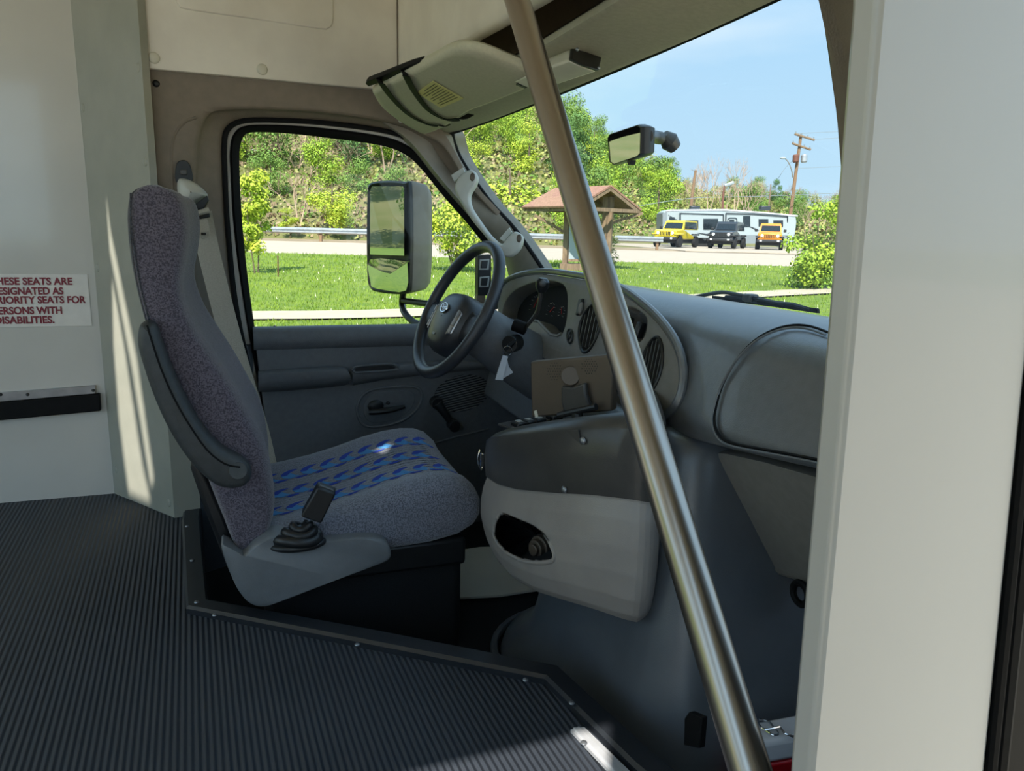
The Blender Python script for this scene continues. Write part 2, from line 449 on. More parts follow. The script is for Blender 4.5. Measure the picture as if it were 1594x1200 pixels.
# angled corner panel between wide body and cab
c0, c1 = V((-.41, 2.464, FZ)), V((-.219, 2.201, FZ))
nrm = V((-(c1 - c0).y, (c1 - c0).x, 0)).normalized(); nrm = nrm if nrm.y < 0 else -nrm
mb = MB().prism([c0, c1, c1 + V((0, 0, 2.03)), c0 + V((0, 0, 2.03))], -nrm * .02)
wc = S(mb.build('wall_corner', 'corner_panel', smooth=0), 'grey angled corner panel behind the driver seat', 'wall')
for px, py in [(215, 105), (226, 252), (129, 168), (152, 417), (180, 731), (263, 783)]:
    p = PL(px, py, c0, nrm)
    MB().ell(p, (.007, .007, .012), 12, 8, Matrix((( (c1 - c0).normalized()), nrm, V((0, 0, 1)))).transposed() @ Matrix.Diagonal((1.4, .4, 1))).build('screw_cap', 'corner_panel', wc)
d1 = V((-.150, 2.212, FZ))
S(MB().prism([c1, d1, d1 + V((0, 0, .85)), c1 + V((0, 0, .85))], (.0, .02, 0)).build('wall_return', 'corner_panel', smooth=0), 'narrow return panel beside the driver seat back', 'wall')
S(MB().prism([V((-.16, 2.215, .5)), V((.0, 2.30, .5)), V((.0, 2.30, 1.2)), V((-.16, 2.215, 1.2))], (.02, .03, 0)).build('wall_pillar_base', 'engine_vinyl', smooth=0), 'dark lower pillar lining behind the driver seat', 'wall')

# cab side: white moulded panel above the window
y = 2.22
mb = plate('wall_upper_left', [A(219, 105.5, 'Y', y), A(400, 122, 'Y', y), A(628, 143, 'Y', y), V((.47, y, 2.75)), V((-.225, y, 2.75))], [], (0, -1, 0), .03, 'white_panel', None, .004)
wu = S(mb, 'white moulded panel above the driver window', 'wall')
ip = spl([A(px, py, 'Y', y - .004) for px, py in [(258, -150), (266, -60), (271, -10), (278, 7), (294, 15), (400, 30), (495, 44.5), (511, 44), (518.5, 34), (519.5, 5), (520, -50), (520, -150)]], 5, False)
plate('access_panel', ip, [], (0, -1, 0), .012, 'white_panel', wu, .004)
for px, py in [(239.5, 90), (408, 108)]:
    MB().ell(A(px, py, 'Y', y - .001), (.0145, .005, .0145), 18, 8).build('screw_cap', 'screw_cap', wu)
    
MB().tube([V((.437, 2.217, 1.96)), V((.437, 2.217, 2.74))], .0018, 6).build('corner_seam', 'taupe', wu)
# white transverse panel in front of the driver
x = .44
bl = [A(560, 132, 'X', x), A(660, 92, 'X', x), A(700, 72, 'X', x), A(780, 25, 'X', x), A(870, -32, 'X', x), A(1000, -125, 'X', x)]
bl[0].y = 2.26; bl[0].z = 1.974; bl.append(V((x, -.14, 1.83)))
rows = [[p.copy() for p in bl]]
rows.append([V((x, p.y, p.z + .02)) for p in bl])
rows.append([V((x, p.y, 2.75)) for p in bl])
rows.insert(0, [V((x + .006, p.y, p.z - .007)) for p in bl])
rows.insert(0, [V((x + .02, p.y, p.z - .010)) for p in bl])
rows.insert(0, [V((x + .035, p.y, p.z - .002)) for p in bl])
rows.insert(0, [V((x + .035, p.y, 2.75)) for p in bl])
S(MB().grid(rows).build('wall_front', 'white_panel', smooth=50), 'white panel across the cab above the headliner', 'wall')

# cab headliner above the windshield
prof = [(.512, 1.880), (.500, 1.872), (.490, 1.862), (.487, 1.853), (.494, 1.849), (.515, 1.848), (.555, 1.845), (.62, 1.832), (.638, 1.834), (.645, 1.85), (.645, 1.95)]
YH = [2.3, 2.1, 1.9, 1.7, 1.5, 1.3, 1.1, .9, .7, .5, .3]
rows = [[V((a, yy, z + .006 * ((yy - 1.4) / .9) ** 2)) for yy in YH] for a, z in prof]
hl = S(MB().grid(rows).build('ceiling', 'headliner', smooth=50), 'beige cab headliner above the windshield', 'ceiling')
MB().grid([[V((a, yy, z + .006 * ((yy - 1.4) / .9) ** 2)) for yy in YH] for a, z in [(.472, 2.06), (.61, 2.06), (.63, 1.96), (.58, 1.905), (.512, 1.880)]]).build('recess', 'taupe', hl, smooth=40)  # darker taupe than the headliner stands in for shade in the recess
MB().box((.54, 2.31, 2.02), (.24, .02, .28)).build('end_cap', 'headliner', hl, smooth=0)
HP0, HN = V((.62, 1.4, 1.832)), V((-.24, 0, -.97)).normalized()
cl = [PL(px, py, HP0, HN, .002) for px, py in [(931, 58), (947, 51), (971, 62), (955, 69)]]
c2 = [PL(px, py, HP0, HN, .003) for px, py in [(938, 58.5), (949, 54), (963, 61.5), (952, 66)]]
plate('clip_plate', cl, [c2], HN, .008, 'headliner', hl, .001)

# unseen bus roof, with slits added to throw the sun patches inside
def sun_to(p, z):
    t = (z - p.z) / SUNDIR.z
    return V((p.x + SUNDIR.x * t, p.y + SUNDIR.y * t, z))
ZR = 2.75
PW = lambda px, py: PL(px, py, c0, nrm)
sun_patch1 = [PW(165, 302), PW(172, 360), PW(213, 560), PW(240, 750), PW(236, 765), PW(205, 575), PW(171, 395)]
sun_patch2 = [PW(174, 432), PW(194, 545), PW(222, 725), PW(236, 788), PW(201, 772), PW(186, 660), PW(177, 540)]
sun_patch3 = [A(574, 693, 'Z', .985), A(607, 686, 'Z', .985), A(594, 700, 'Z', .985)]
sun_patch4 = [A(172, 800, 'Z', FZ), A(240, 795, 'Z', FZ), A(255, 802, 'Z', FZ), A(173, 812, 'Z', FZ)]
holes = [[sun_to(p, ZR) for p in v] for v in (sun_patch1, sun_patch2, sun_patch3)]
RO = [V((-3.2, -.15, ZR)), V((1.0, -.15, ZR)), V((1.0, 2.5, ZR)), V((-3.2, 2.5, ZR))]
rf = plate('ceiling_bus', RO, holes, (0, 0, -1), .012, 'white_panel')
S(rf, 'white bus roof lining', 'ceiling')

# ------------------------------------------------------------------ B-pillar and window surround
KG = [(425, 690), (410, 600), (397, 513), (388, 450), (381, 390), (376, 330), (373, 270), (373, 235), (379, 213), (395, 206), (450, 208), (520, 216), (590, 226), (628, 239), (655, 262), (690, 305), (725, 345), (752, 378)]
KK = [(418, 690), (402, 600), (386, 513), (376, 450), (368, 390), (362, 330), (359, 270), (358, 235), (364, 208), (386, 195), (450, 195), (520, 201), (600, 213), (640, 230), (668, 254), (705, 298), (743, 342), (768, 372)]
KS = [(412, 690), (395, 600), (377, 513), (366, 450), (360, 390), (355, 330), (353, 270), (352, 235), (357, 204), (383, 190), (450, 190), (520, 196), (605, 208), (646, 226), (674, 250), (711, 294), (750, 338), (775, 368)]
KT = [(408, 690), (390, 600), (372, 520), (361, 450), (355, 390), (350, 330), (347, 270), (346, 230), (351, 200), (380, 185), (450, 185), (525, 190), (610, 203), (652, 222), (680, 246), (717, 290), (756, 334), (782, 364)]
KR = [(345, 690), (328, 600), (314, 520), (307, 450), (304, 390), (303, 330), (304, 270), (307, 222), (318, 186), (345, 171), (450, 171), (530, 178), (615, 192), (655, 208), (690, 228), (726, 284), (765, 328), (795, 360)]
KO = [(285, 690), (268, 600), (255, 520), (250, 450), (246, 390), (242, 330), (238, 270), (235, 220), (231, 160), (229, 106), (450, 126), (530, 133), (608, 139), (645, 165), (690, 205), (730, 275), (770, 320), (800, 352)]
def sub(k): return spl([V((a, b, 0)) for a, b in k], 4, False)
def at_y(k, y): return [A(p.x, p.y, 'Y', y) for p in sub(k)]
mixk = lambda k1, k2, t: [(a + (c - a) * t, b + (d - b) * t) for (a, b), (c, d) in zip(k1, k2)]
S(MB().grid([at_y(KO, 2.236), at_y(mixk(KR, KO, .25), 2.237), at_y(mixk(KR, KO, .10), 2.238), at_y(KR, 2.242), at_y(mixk(KT, KR, .94), 2.254), at_y(mixk(KT, KR, .86), 2.264),
             at_y(mixk(KT, KR, .6), 2.274), at_y(mixk(KT, KR, .25), 2.284), at_y(KT, 2.296), at_y(KT, 2.33)]).build('trim_5', 'taupe', smooth=70),
  'taupe moulded lining around the driver window', 'trim')
S(MB().tube(spl([A(px, py, 'Y', 2.238) for px, py in [(272, 330), (269, 290), (267, 240), (272, 210), (288, 190), (305, 183)]], 5, False), .004, 8).build('trim_8', 'taupe'), 'raised edge in the taupe lining above the seat belt', 'trim')
# its little dark screw
S(MB().ell(A(243, 130, 'Y', 2.236), (.009, .006, .009), 14, 8).build('trim_6', 'black_plastic'), 'dark screw in the upper corner of the taupe lining', 'trim')
S(MB().tube([A(p.x, p.y, 'Y', 2.296) for p in sub([((a + c) / 2, (b + d) / 2) for (a, b), (c, d) in zip(KT, KS)])], .0075, 8).build('trim_7', 'black_rubber'), 'black rubber door seal around the driver window', 'trim')

# ------------------------------------------------------------------ the driver door
DY = 2.30
door = thing('door_1', (.45, DY, .55), 'grey plastic driver door with window, armrest and crank', 'door', kind='structure')
mb = MB().grid([at_y(KT, 2.325), at_y(KS, 2.318), at_y(KK, 2.322)]); mb.build('jamb', 'door_white', door, smooth=60)
mb = MB().grid([at_y(KK, 2.318), at_y([((a * .75 + c * .25), (b * .75 + d * .25)) for (a, b), (c, d) in zip(KK, KG)], 2.312), at_y(KG, 2.326), at_y(KG, 2.345)]); mb.build('window_frame', 'black_rubber', door, smooth=60)
fr = [A(742, 396, 'Y', 2.335), A(742, 516, 'Y', 2.335)]
MB().box((fr[0] + fr[1]) / 2 + V((.012, 0, 0)), (.03, .03, (fr[0] - fr[1]).length)).build('window_post', 'taupe', door, bevel=.004)
g = [p for p in at_y(KG, 2.347)[8:]] + [A(745, 520, 'Y', 2.347)]
MB().prism(g, (0, .004, 0)).build('window_pane', 'window_glass', door, smooth=0)
yb = lambda px, py, o=0.0: A(px, py, 'Y', DY - o)
zs = yb(500, 517).z
out_ = [yb(396, 519), yb(520, 518), yb(660, 518), V((1.0, DY, yb(660, 518).z)), V((1.02, DY, .56)), V((.10, DY, .56)), yb(423, 720), yb(411, 640), yb(402, 570)]
mb = MB().prism(out_, (0, .03, 0)); mb.build('door_panel', 'door_plastic', door, bevel=.004)
# sill ledge
mb = MB(); pr = [(2.34, zs + .016), (2.315, zs + .018), (2.300, zs + .014), (2.289, zs + .002), (2.286, zs - .02), (2.290, zs - .04), (2.30, zs - .05)]
xa, xb = yb(394, 519).x, .98
mb.grid([[V((xx, a, z)) for a, z in pr] for xx in (xa, .3, .6, xb)]); mb.build('sill_ledge', 'door_plastic', door, smooth=60)
# armrest and pull panel
def bulge(pts_top, pts_bot, depth, name, m, par, n=7):
    rows = []
    prof_ = [(0, 0), (.06, .7), (.2, .98), (.5, 1), (.75, .92), (.93, .6), (1, 0)]
    for a, b in zip(pts_top, pts_bot): rows.append([A(lerp(a[0], b[0], t), lerp(a[1], b[1], t), 'Y', DY - depth * d - .001) for t, d in prof_])
    o = [A(lerp(a[0], b[0], .5), lerp(a[1], b[1], .5), 'Y', DY) for a, b in ((pts_top[0], pts_bot[0]), (pts_top[-1], pts_bot[-1]))]
    mb = MB().grid(rows)
    for r in (rows[0], rows[-1]): mb.add(r, [list(range(len(r)))])
    return mb.build(name, m, par, smooth=50)
arm = bulge([(402, 577), (440, 574), (500, 571), (530, 570), (540, 573), (545, 582)], [(402, 610), (440, 609), (500, 604), (535, 600), (543, 598), (546, 594)], .05, 'armrest', 'door_plastic', door)
pl_ = bulge([(549, 570), (600, 566), (660, 562), (720, 560), (760, 562)], [(549, 600), (600, 591), (660, 584), (720, 578), (760, 574)], .028, 'pull_panel', 'door_plastic', door)
oval = spl([A(px, py, 'Y', DY - .031) for px, py in [(549, 575), (556, 570), (600, 566.5), (613, 567), (620, 571), (614, 576), (560, 579.5), (552, 579)]], 4)
MB().tube(oval, .0035, 6, True).build('slot_rim', 'door_plastic', pl_)
MB().prism(spl([A(px, py, 'Y', DY - .030) for px, py in [(553, 576), (560, 572), (600, 569), (611, 570), (612, 574), (560, 578)]], 4), (0, .01, 0)).build('slot', 'black_plastic', pl_)
# release handle in its oval recess
ov = spl([V((px, py, 0)) for px, py in [(556, 641), (561, 620), (578, 607), (610, 602), (640, 601), (654, 607), (656, 622), (646, 640), (622, 656), (590, 664), (566, 661)]], 5)
MB().tube([A(p.x, p.y, 'Y', DY - .001) for p in ov], .005, 8, True).build('handle_bezel', 'door_plastic', door)
hd = MB().prism([A(lerp(604, p.x, .8), lerp(634, p.y, .8), 'Y', DY - .002) for p in ov], (0, .01, 0)).build('handle_recess', 'door_plastic', door, bevel=.002)
mb = MB().ell(A(585, 632, 'Y', DY - .004), (.026, .008, .020), 16, 10)
mb.tube([A(575, 641, 'Y', DY - .012), A(590, 640.5, 'Y', DY - .02), A(610, 638, 'Y', DY - .022), A(630, 633, 'Y', DY - .018)], [.010, .010, .009, .006], 10)
mb.ell(A(604, 627, 'Y', DY - .004), (.006, .008, .006), 10, 8)
mb.build('release_handle', 'black_plastic', door)
# window crank
mb = MB(); p, q = A(681, 628, 'Y', DY - .03), A(704, 660, 'Y', DY - .04)
mb.cyl(p + V((0, .035, 0)), p - V((0, .004, 0)), .020, 16); mb.tube([p, p.lerp(q, .5) - V((0, .006, 0)), q], [.017, .013, .012], 12); mb.cyl(q + V((0, .01, 0)), q - V((0, .035, 0)), .019, 16)
mb.build('window_crank', 'black_plastic', door, bevel=.002)
# speaker grille
gc = (719, 612); ga, gb, gt = 44, 28, radians(-14)
ell_ = lambda s, t: (gc[0] + s * (ga * cos(t) * cos(gt) - gb * sin(t) * sin(gt)), gc[1] + s * (ga * cos(t) * sin(gt) + gb * sin(t) * cos(gt)))
sp = MB().prism([A(*ell_(1, 2 * pi * k / 40), 'Y', DY - .0015) for k in range(40)], (0, .01, 0)).build('speaker_grille', 'black_plastic', door, smooth=0)
mb = MB()
for k in range(-7, 8):
    o = k / 7.6; w = sqrt(max(0, 1 - o * o)) * .99
    f = lambda s: (gc[0] + ga * s * cos(gt) - gb * o * sin(gt), gc[1] + ga * s * sin(gt) + gb * o * cos(gt))
    mb.tube([A(*f(-w), 'Y', DY - .003), A(*f(w), 'Y', DY - .003)], .0027, 6)
mb.build('slats', 'door_plastic', sp)
MB().tube([A(px, py, 'Y', DY - .001) for px, py in [(540, 760), (620, 722), (670, 692), (710, 680), (760, 668)]], .004, 6).build('pocket_seam', 'door_plastic', door)
b_ = A(428, 514, 'Y', 2.325)
mb = MB().tube([b_ + V((0, 0, -.02)), b_ + V((0, 0, .006)), b_ + V((0, 0, .01)), b_ + V((0, 0, .014))], [.004, .004, .007, .004], 10); mb.cyl(b_ + V((0, 0, -.006)), b_ + V((0, 0, -.002)), .012, 14)
mb.build('lock_knob', 'black_plastic', door)

# ------------------------------------------------------------------ windshield pillar, windshield
DSL = [A(596, 190, 'Y', 2.262), A(640, 222, 'Y', 2.268), A(690, 283, 'Y', 2.268), A(740, 340, 'Y', 2.268), A(785, 392, 'Y', 2.268), A(800, 432, 'Y', 2.268), A(806, 480, 'Y', 2.268)]
WSL = [A(690, 190, 'X', .60), A(703, 207, 'X', .62), A(716, 246, 'X', .66), A(760, 311, 'X', .73), A(802, 358, 'X', .80), A(845, 420, 'X', .88), A(866, 455, 'X', .93)]
rows = []
for a, b in zip(spl(DSL, 4, False), spl(WSL, 4, False)):
    n = V((-.45, -.9, 0)); rows.append([a + V((0, .05, 0)), a, a.lerp(b, .25) + n * .010, a.lerp(b, .55) + n * .014, a.lerp(b, .85) + n * .008, b, b + V((.05, .03, 0))])
S(MB().grid(rows).build('pillar_left', 'pillar_plastic', smooth=60), 'grey windshield pillar on the driver side', 'pillar')
WB = [V((p.x + .006, p.y + .008, p.z)) for p in WSL[1:]] + [V((1.22, 2.12, 1.32))]
WSR = [V((p.x, 2.94 - p.y, p.z)) for p in WB]
rows = []
NX = 14
for a, b in zip(WB, WSR):
    rows.append([a.lerp(b, k / NX) + V(((.03 + .12 * min(1, (1.84 - (a.z + b.z) / 2) / .4)) * (1 - abs(2 * k / NX - 1) ** 2.5), 0, 0)) for k in range(NX + 1)])
ws = S(MB().grid(rows).build('window_1', 'windshield_glass', smooth=80), 'wide curved windshield', 'window')
edge_ = [p + V((-.004, -.004, 0)) for p in WB]
mb = MB().tube(spl(edge_, 4, False), .007, 8)
mb.tube([V((p.x - .008, p.y, p.z + .002)) for p in rows[0]], .008, 8)
mb.tube([V((p.x - .004, p.y + .004, p.z)) for p in WSR], .007, 8)
mb.build('windshield_seal', 'black_rubber', ws)
pr_ = [A(1273, -70, 'X', .62), A(1275.5, 0, 'X', .62), A(1285, 80, 'X', .64), A(1299, 180, 'X', .67), A(1312, 272, 'X', .70), A(1313, 330, 'X', .70), A(1318, 520, 'X', .70), A(1420, 520, 'X', .72), A(1440, -70, 'X', .64)]
S(MB().prism(pr_, (.05, 0, 0)).build('pillar_right', 'taupe', bevel=.006), 'taupe windshield pillar at the entry door', 'pillar')

# ------------------------------------------------------------------ the door post at the right edge
YP = .33
wp = [A(1370, -60, 'Y', YP), A(1368, 0, 'Y', YP), A(1326, 500, 'Y', YP), A(1262, 1200, 'Y', YP), A(1255, 1290, 'Y', YP), A(1528, 1290, 'Y', YP), A(1535, 1200, 'Y', YP), A(1594, 620, 'Y', YP), A(1665, -60, 'Y', YP)]
post = S(MB().prism(wp, (.0, .02, 0)).build('door_2', 'door_white', bevel=.004), 'white entry door post at the right edge', 'door post')
ye = .352
ed = [(1337, -60, 1376), (1334, 0, 1372), (1316, 270, 1352), (1297, 500, 1333), (1274, 800, 1306), (1252, 1000, 1288), (1234, 1200, 1270), (1226, 1290, 1262)]
rows = []
for xa, y_, xb in ed:
    p, q = A(xa, y_, 'Y', ye + .03), A(xb, y_, 'Y', ye); m_ = p.lerp(q, .5) + V((-.002, 0, 0))
    rows.append([p + V((.03, .01, 0)), p, m_, q, q + V((.03, 0, 0))])
MB().grid(rows).build('metal_edge', 'post_metal', post, smooth=40)
rs = [(1665, -60), (1594, 620), (1535, 1200), (1526, 1290)]
mb = MB()
for off, r in ((8, .004), (20, .006)):
    mb.tube([A(px + off, py, 'Y', YP - .001) for px, py in rs], r, 8)
mb.prism([A(px + 4, py, 'Y', YP + .006) for px, py in rs] + [A(px + 120, py, 'Y', YP + .006) for px, py in rs[::-1]], (0, .012, 0))
mb.build('rubber_seal', 'black_rubber', post)

# ------------------------------------------------------------------ passenger side of the bus (behind the viewer)
mb = MB()
def wr(x0, x1, z0, z1): mb.box(((x0 + x1) / 2, -.17, (z0 + z1) / 2), (x1 - x0, .04, z1 - z0))
HZ = 2.23
wr(-.62, -.10, HZ, 2.75); wr(-1.05, -.62, .3, 2.75); wr(-.10, .62, .3, 2.75); wr(-3.2, -1.05, .3, 1.4); wr(-3.2, -1.05, 2.3, 2.75)  # unseen wall; openings shaped to let sun onto the floor, off the post
S(mb.build('wall_right', 'white_panel', smooth=0), 'white entry side wall of the bus', 'wall')

# ================================================================== DASHBOARD
PN = V((-.964, 0, .266)); PP = V((.80, 1.6, 1.41))
dash = thing('dashboard', (.85, 1.4, 1.13), 'grey moulded dashboard below the windshield', 'dashboard')
prof = [(1.20, 1.34), (1.10, 1.39), (1.0, 1.414), (.92, 1.422), (.87, 1.418), (.83, 1.404), (.803, 1.382), (.787, 1.35), (.765, 1.27), (.742, 1.19), (.738, 1.165), (.75, 1.150), (.80, 1.146), (1.1, 1.14)]
ys = [2.29, 2.24, 2.16, 2.05, 1.9, 1.7, 1.6, 1.54, 1.51, 1.48, 1.44, 1.40, 1.37, 1.34, 1.31, 1.28, 1.26, 1.24, 1.215, 1.19, 1.12, 1.0, .88, .76, .62, .54]
def dz(yy): return 0.0 if yy < 2.05 else -.05 * ((yy - 2.05) / .24) ** 1.5
RY = {6: 1.50, 7: 1.36, 8: 1.275}
def bulgex(yy, i=9): return .055 * max(0, min(1, (yy - RY.get(i, 1.245)) / .03)) - .028 * max(0, min(1, (1.215 - yy) / .25))
ZL = {8: .015, 9: .048, 10: .056, 11: .060, 12: .060, 13: .05}
def zlift(i, yy): return ZL.get(i, 0) * max(0, min(1, (1.26 - yy) / .05)) * (.40 + 1.05 * max(0, (1.215 - yy) / .42))
rows = [[V((a + (bulgex(yy, i) if i > 5 else bulgex(min(yy, 1.2)) if i > 4 else 0), yy, z + dz(yy) * (1 if i < 9 else 0) + zlift(i, yy))) for yy in ys] for i, (a, z) in enumerate(prof)]
MB().grid(rows).build('dash_pad', 'dash_plastic', dash, smooth=80, subsurf=1)
def BZ(px, py, o=0.0): return PL(px, py, PP, PN, o)
bz = spl([BZ(px, py, .016) for px, py in [(775, 470), (782, 447), (800, 434), (840, 427), (890, 432), (950, 447), (1005, 484), (1043, 530), (1057, 580), (1048, 622), (1018, 650), (985, 660), (930, 650), (880, 600), (850, 560), (800, 535), (778, 500)]], 5)
clus = spl([BZ(px, py, .016) for px, py in [(784, 500), (783, 478), (797, 455), (822, 442), (850, 437), (873, 441), (882, 455), (883, 480), (880, 505), (873, 521), (860, 522), (848, 512), (838, 500), (826, 497), (818, 510), (800, 515)]], 4)
v1 = spl([BZ(px, py, .016) for px, py in [(902, 528), (903, 505), (912, 486), (922, 475), (934, 476), (937, 495), (930, 522), (918, 544), (907, 547)]], 4)
v2 = spl([BZ(px, py, .016) for px, py in [(999, 575), (1002, 553), (1013, 532), (1024, 525), (1031, 540), (1031, 570), (1022, 597), (1010, 612), (1001, 606)]], 4)
hole3 = spl([BZ(px, py, .016) for px, py in [(972, 483), (982, 478), (1000, 488), (1007, 500), (1003, 522), (994, 532), (984, 526), (973, 510)]], 4)
bez = plate('instrument_bezel', bz, [clus, v1, v2, hole3], PN, .062, 'bezel_plastic', dash, .003)
MB().prism([p - PN * .058 for p in bz], -PN * .003).build('bezel_backing', 'black_plastic', dash, smooth=0)
brow = [BZ(px, py, .014) for px, py in [(771, 480), (776, 452), (796, 432), (838, 422), (892, 427), (953, 441), (1010, 479), (1050, 528), (1064, 580), (1054, 628), (1024, 656)]]
MB().tube(spl(brow, 5, False), .0085, 10).build('brow', 'dash_plastic', dash)
MB().prism([p - PN * .052 for p in clus], -PN * .002).build('cluster', 'carpet_black', bez, smooth=0)
for (px, py, r, na) in [(857, 484, .028, .7), (874, 487, .020, 2.2), (832, 476, .035, 1.2)]:
    c = BZ(px, py, -.034); F = frame(PN)
    mb = MB(); 
    for k in range(9):
        a = radians(210 - k * 30); d = F @ V((cos(a), sin(a), 0))
        mb.box(c + d * r * .85, (.0014, .0014, r * .2), frame(PN, d))
    mb.build('dial', 'gauge_white', bez, smooth=0)
    MB().tube([c - F @ V((cos(na), sin(na), 0)) * r * .2, c + F @ V((cos(na), sin(na), 0)) * r * .8], .0012, 5).build('needle', 'needle_red', bez)
MB().tube([BZ(px, py, .016) for px, py in [(830, 499), (838, 500), (848, 511), (858, 521), (868, 523), (874, 519)]], .004, 8).build('cluster_lip', 'bezel_plastic', bez)
for vv, nm in ((v1, 'air_vent'), (v2, 'air_vent')):
    c = sum(vv, V()) / len(vv)
    fr_ = MB().tube(vv, .004, 8, True).build(nm, 'black_plastic', bez)
    ax = (BZ(1024, 530) - BZ(1008, 606)).normalized(); sd = PN.cross(ax).normalized()
    w = max((p - c).dot(sd) for p in vv)
    for k in (-2, -1, 0, 1, 2):
        o = sd * w * k / 2.9
        hh = max([(p - c).dot(ax) for p in vv if abs((p - c).dot(sd) - w * k / 2.9) < w * .25] or [.02]) * .92
        MB().box(c + o - PN * .004, (.003, hh * 2, .010), Matrix((sd, ax, PN)).transposed()).build('slat', 'satin_black', fr_)
MB().box(BZ(1006, 566, .012), (.008, .022, .01), frame(PN)).build('vent_tab', 'black_plastic', bez, bevel=.002)
for px, py, s_ in [(903, 478, (.022, .042, .01))]:
    sw = MB().box(BZ(px, py, .018), s_, frame(PN, BZ(px + 4, py - 20) - BZ(px, py))).build('headlamp_switch', 'black_plastic', bez, bevel=.004)
    MB().ell(BZ(px + 1, py + 2, .024), (.006, .006, .016), 10, 8, frame(BZ(px + 4, py - 20) - BZ(px, py))).build('knob', 'bezel_plastic', sw)
kn = MB().tube([BZ(887 + 4.5 * cos(t), 523 + 11 * sin(t), .018) for t in [2 * pi * k / 16 for k in range(16)]], .0025, 6, True)
kn.ell(BZ(887, 523, .016), (.008, .012, .006), 12, 8, frame(PN)); kn.build('socket', 'black_plastic', bez)
for px, py in [(978, 505), (996, 514)]:
    MB().box(BZ(px, py, .014), (.016, .034, .018), frame(PN)).build('rocker_switch', 'black_plastic', bez, bevel=.004)
radio = MB().box(BZ(965, 590, .016), (.15, .055, .012), frame(PN)).build('radio', 'black_plastic', bez, bevel=.003)
for px, py in [(953, 577), (955, 590), (960, 603), (966, 615)]:
    MB().box(BZ(px, py, .024), (.018, .006, .004), frame(PN)).build('radio_button', 'aluminium', radio, bevel=.001)
# passenger panel seam
def dashpt(px, py, o=.002):
    # nearest hit of the dash surface along the view ray (rear face, with the passenger bulge)
    d = ray(px, py); t = .5
    best = None
    while t < 1.6:
        p = CAM + d * t
        b = bulgex(p.y) 
        xs = None
        pr2 = [(x_, z_ + zlift(i_ + 3, p.y)) for i_, (x_, z_) in enumerate(prof[3:11])]
        for (xa, za), (xb2, zb) in zip(pr2, pr2[1:]):
            if min(za, zb) <= p.z <= max(za, zb):
                xs = xa + (xb2 - xa) * (p.z - za) / (zb - za + 1e-9) + b; break
        if xs is not None and p.x >= xs - .002: return p - d * .004
        t += .002
    return CAM + d * 1.3
seam = [dashpt(px, py) for px, py in [(1288, 517), (1262, 508), (1235, 506), (1205, 513), (1175, 530), (1145, 562), (1124, 600), (1113, 640), (1113, 662), (1122, 680), (1140, 690), (1180, 698), (1230, 707), (1276, 716)]]
MB().tube(spl(seam, 3, False), .0022, 6).build('airbag_seam', 'black_rubber', dash)
MB().tube(spl([p + V((-.003, 0, -.004)) for p in seam], 3, False), .0022, 6).build('airbag_rim', 'dash_plastic', dash)
# knee panel below the passenger side
kp = [A(px, py, 'X', .775) for px, py in [(1096, 698), (1140, 703), (1200, 716), (1290, 741)]] + [A(px, py, 'X', .90) for px, py in [(1300, 905), (1262, 908), (1222, 896), (1204, 882), (1160, 822)]] + [A(1112, 745, 'X', .80)]
mb = MB(); c = sum(kp, V()) / len(kp)
ring2 = [c.lerp(p, .9) + V((-.016, 0, .0)) for p in kp]
back = [p + V((.06, 0, 0)) for p in kp]
mb.grid([back, kp, [c.lerp(p, .97) + V((-.012, 0, 0)) for p in kp], ring2], wrap=True); mb.add(ring2, [list(range(len(ring2)))])
mb.build('knee_panel', 'bezel_plastic', dash, smooth=40)

# ------------------------------------------------------------------ engine cover
EC = [  # z, far-left x, near side y, corner radius
    (.535, .545, .87, .20), (.575, .56, .885, .19), (.62, .59, .91, .17), (.68, .62, .93, .14), (.76, .645, .95, .11), (.90, .665, .985, .09), (1.05, .68, 1.02, .085), (1.175, .69, 1.035, .085), (1.20, .70, 1.045, .08), (1.205, .75, 1.09, .05)]
rows = []
for z, xa, yn, rd in EC:
    yf = 1.72 - (.12 if z > .6 else .02)
    r_ = [V((1.19, yn - .02 * (z < .6), z)), V((1.05, yn, z)), V((.9, yn, z))]
    for k in range(9):
        a = pi / 2 * k / 8
        r_.append(V((xa + rd - rd * sin(a), yn + rd - rd * cos(a), z)))
    r_ += [V((xa, lerp(yn + rd, yf - rd, t), z)) for t in (.25, .5, .75)]
    for k in range(9):
        a = pi / 2 * k / 8
        r_.append(V((xa + rd - rd * cos(a), yf - rd + rd * sin(a), z)))
    r_.append(V((1.19, yf, z)))
    rows.append(r_)
ecv = thing('engine_cover', (.9, 1.35, .53), 'dark blue-grey vinyl engine cover between the footwells', 'engine cover')
MB().grid(rows).build('shell', 'engine_vinyl', ecv, smooth=70, subsurf=1)
lip = [V((p.x - .012 if p.x < .9 else p.x, p.y - (.012 if p.y < 1.4 else -.012), .537)) for p in rows[0][:-1]]
MB().tube(lip, .010, 8).build('edge_bead', 'engine_vinyl', ecv)

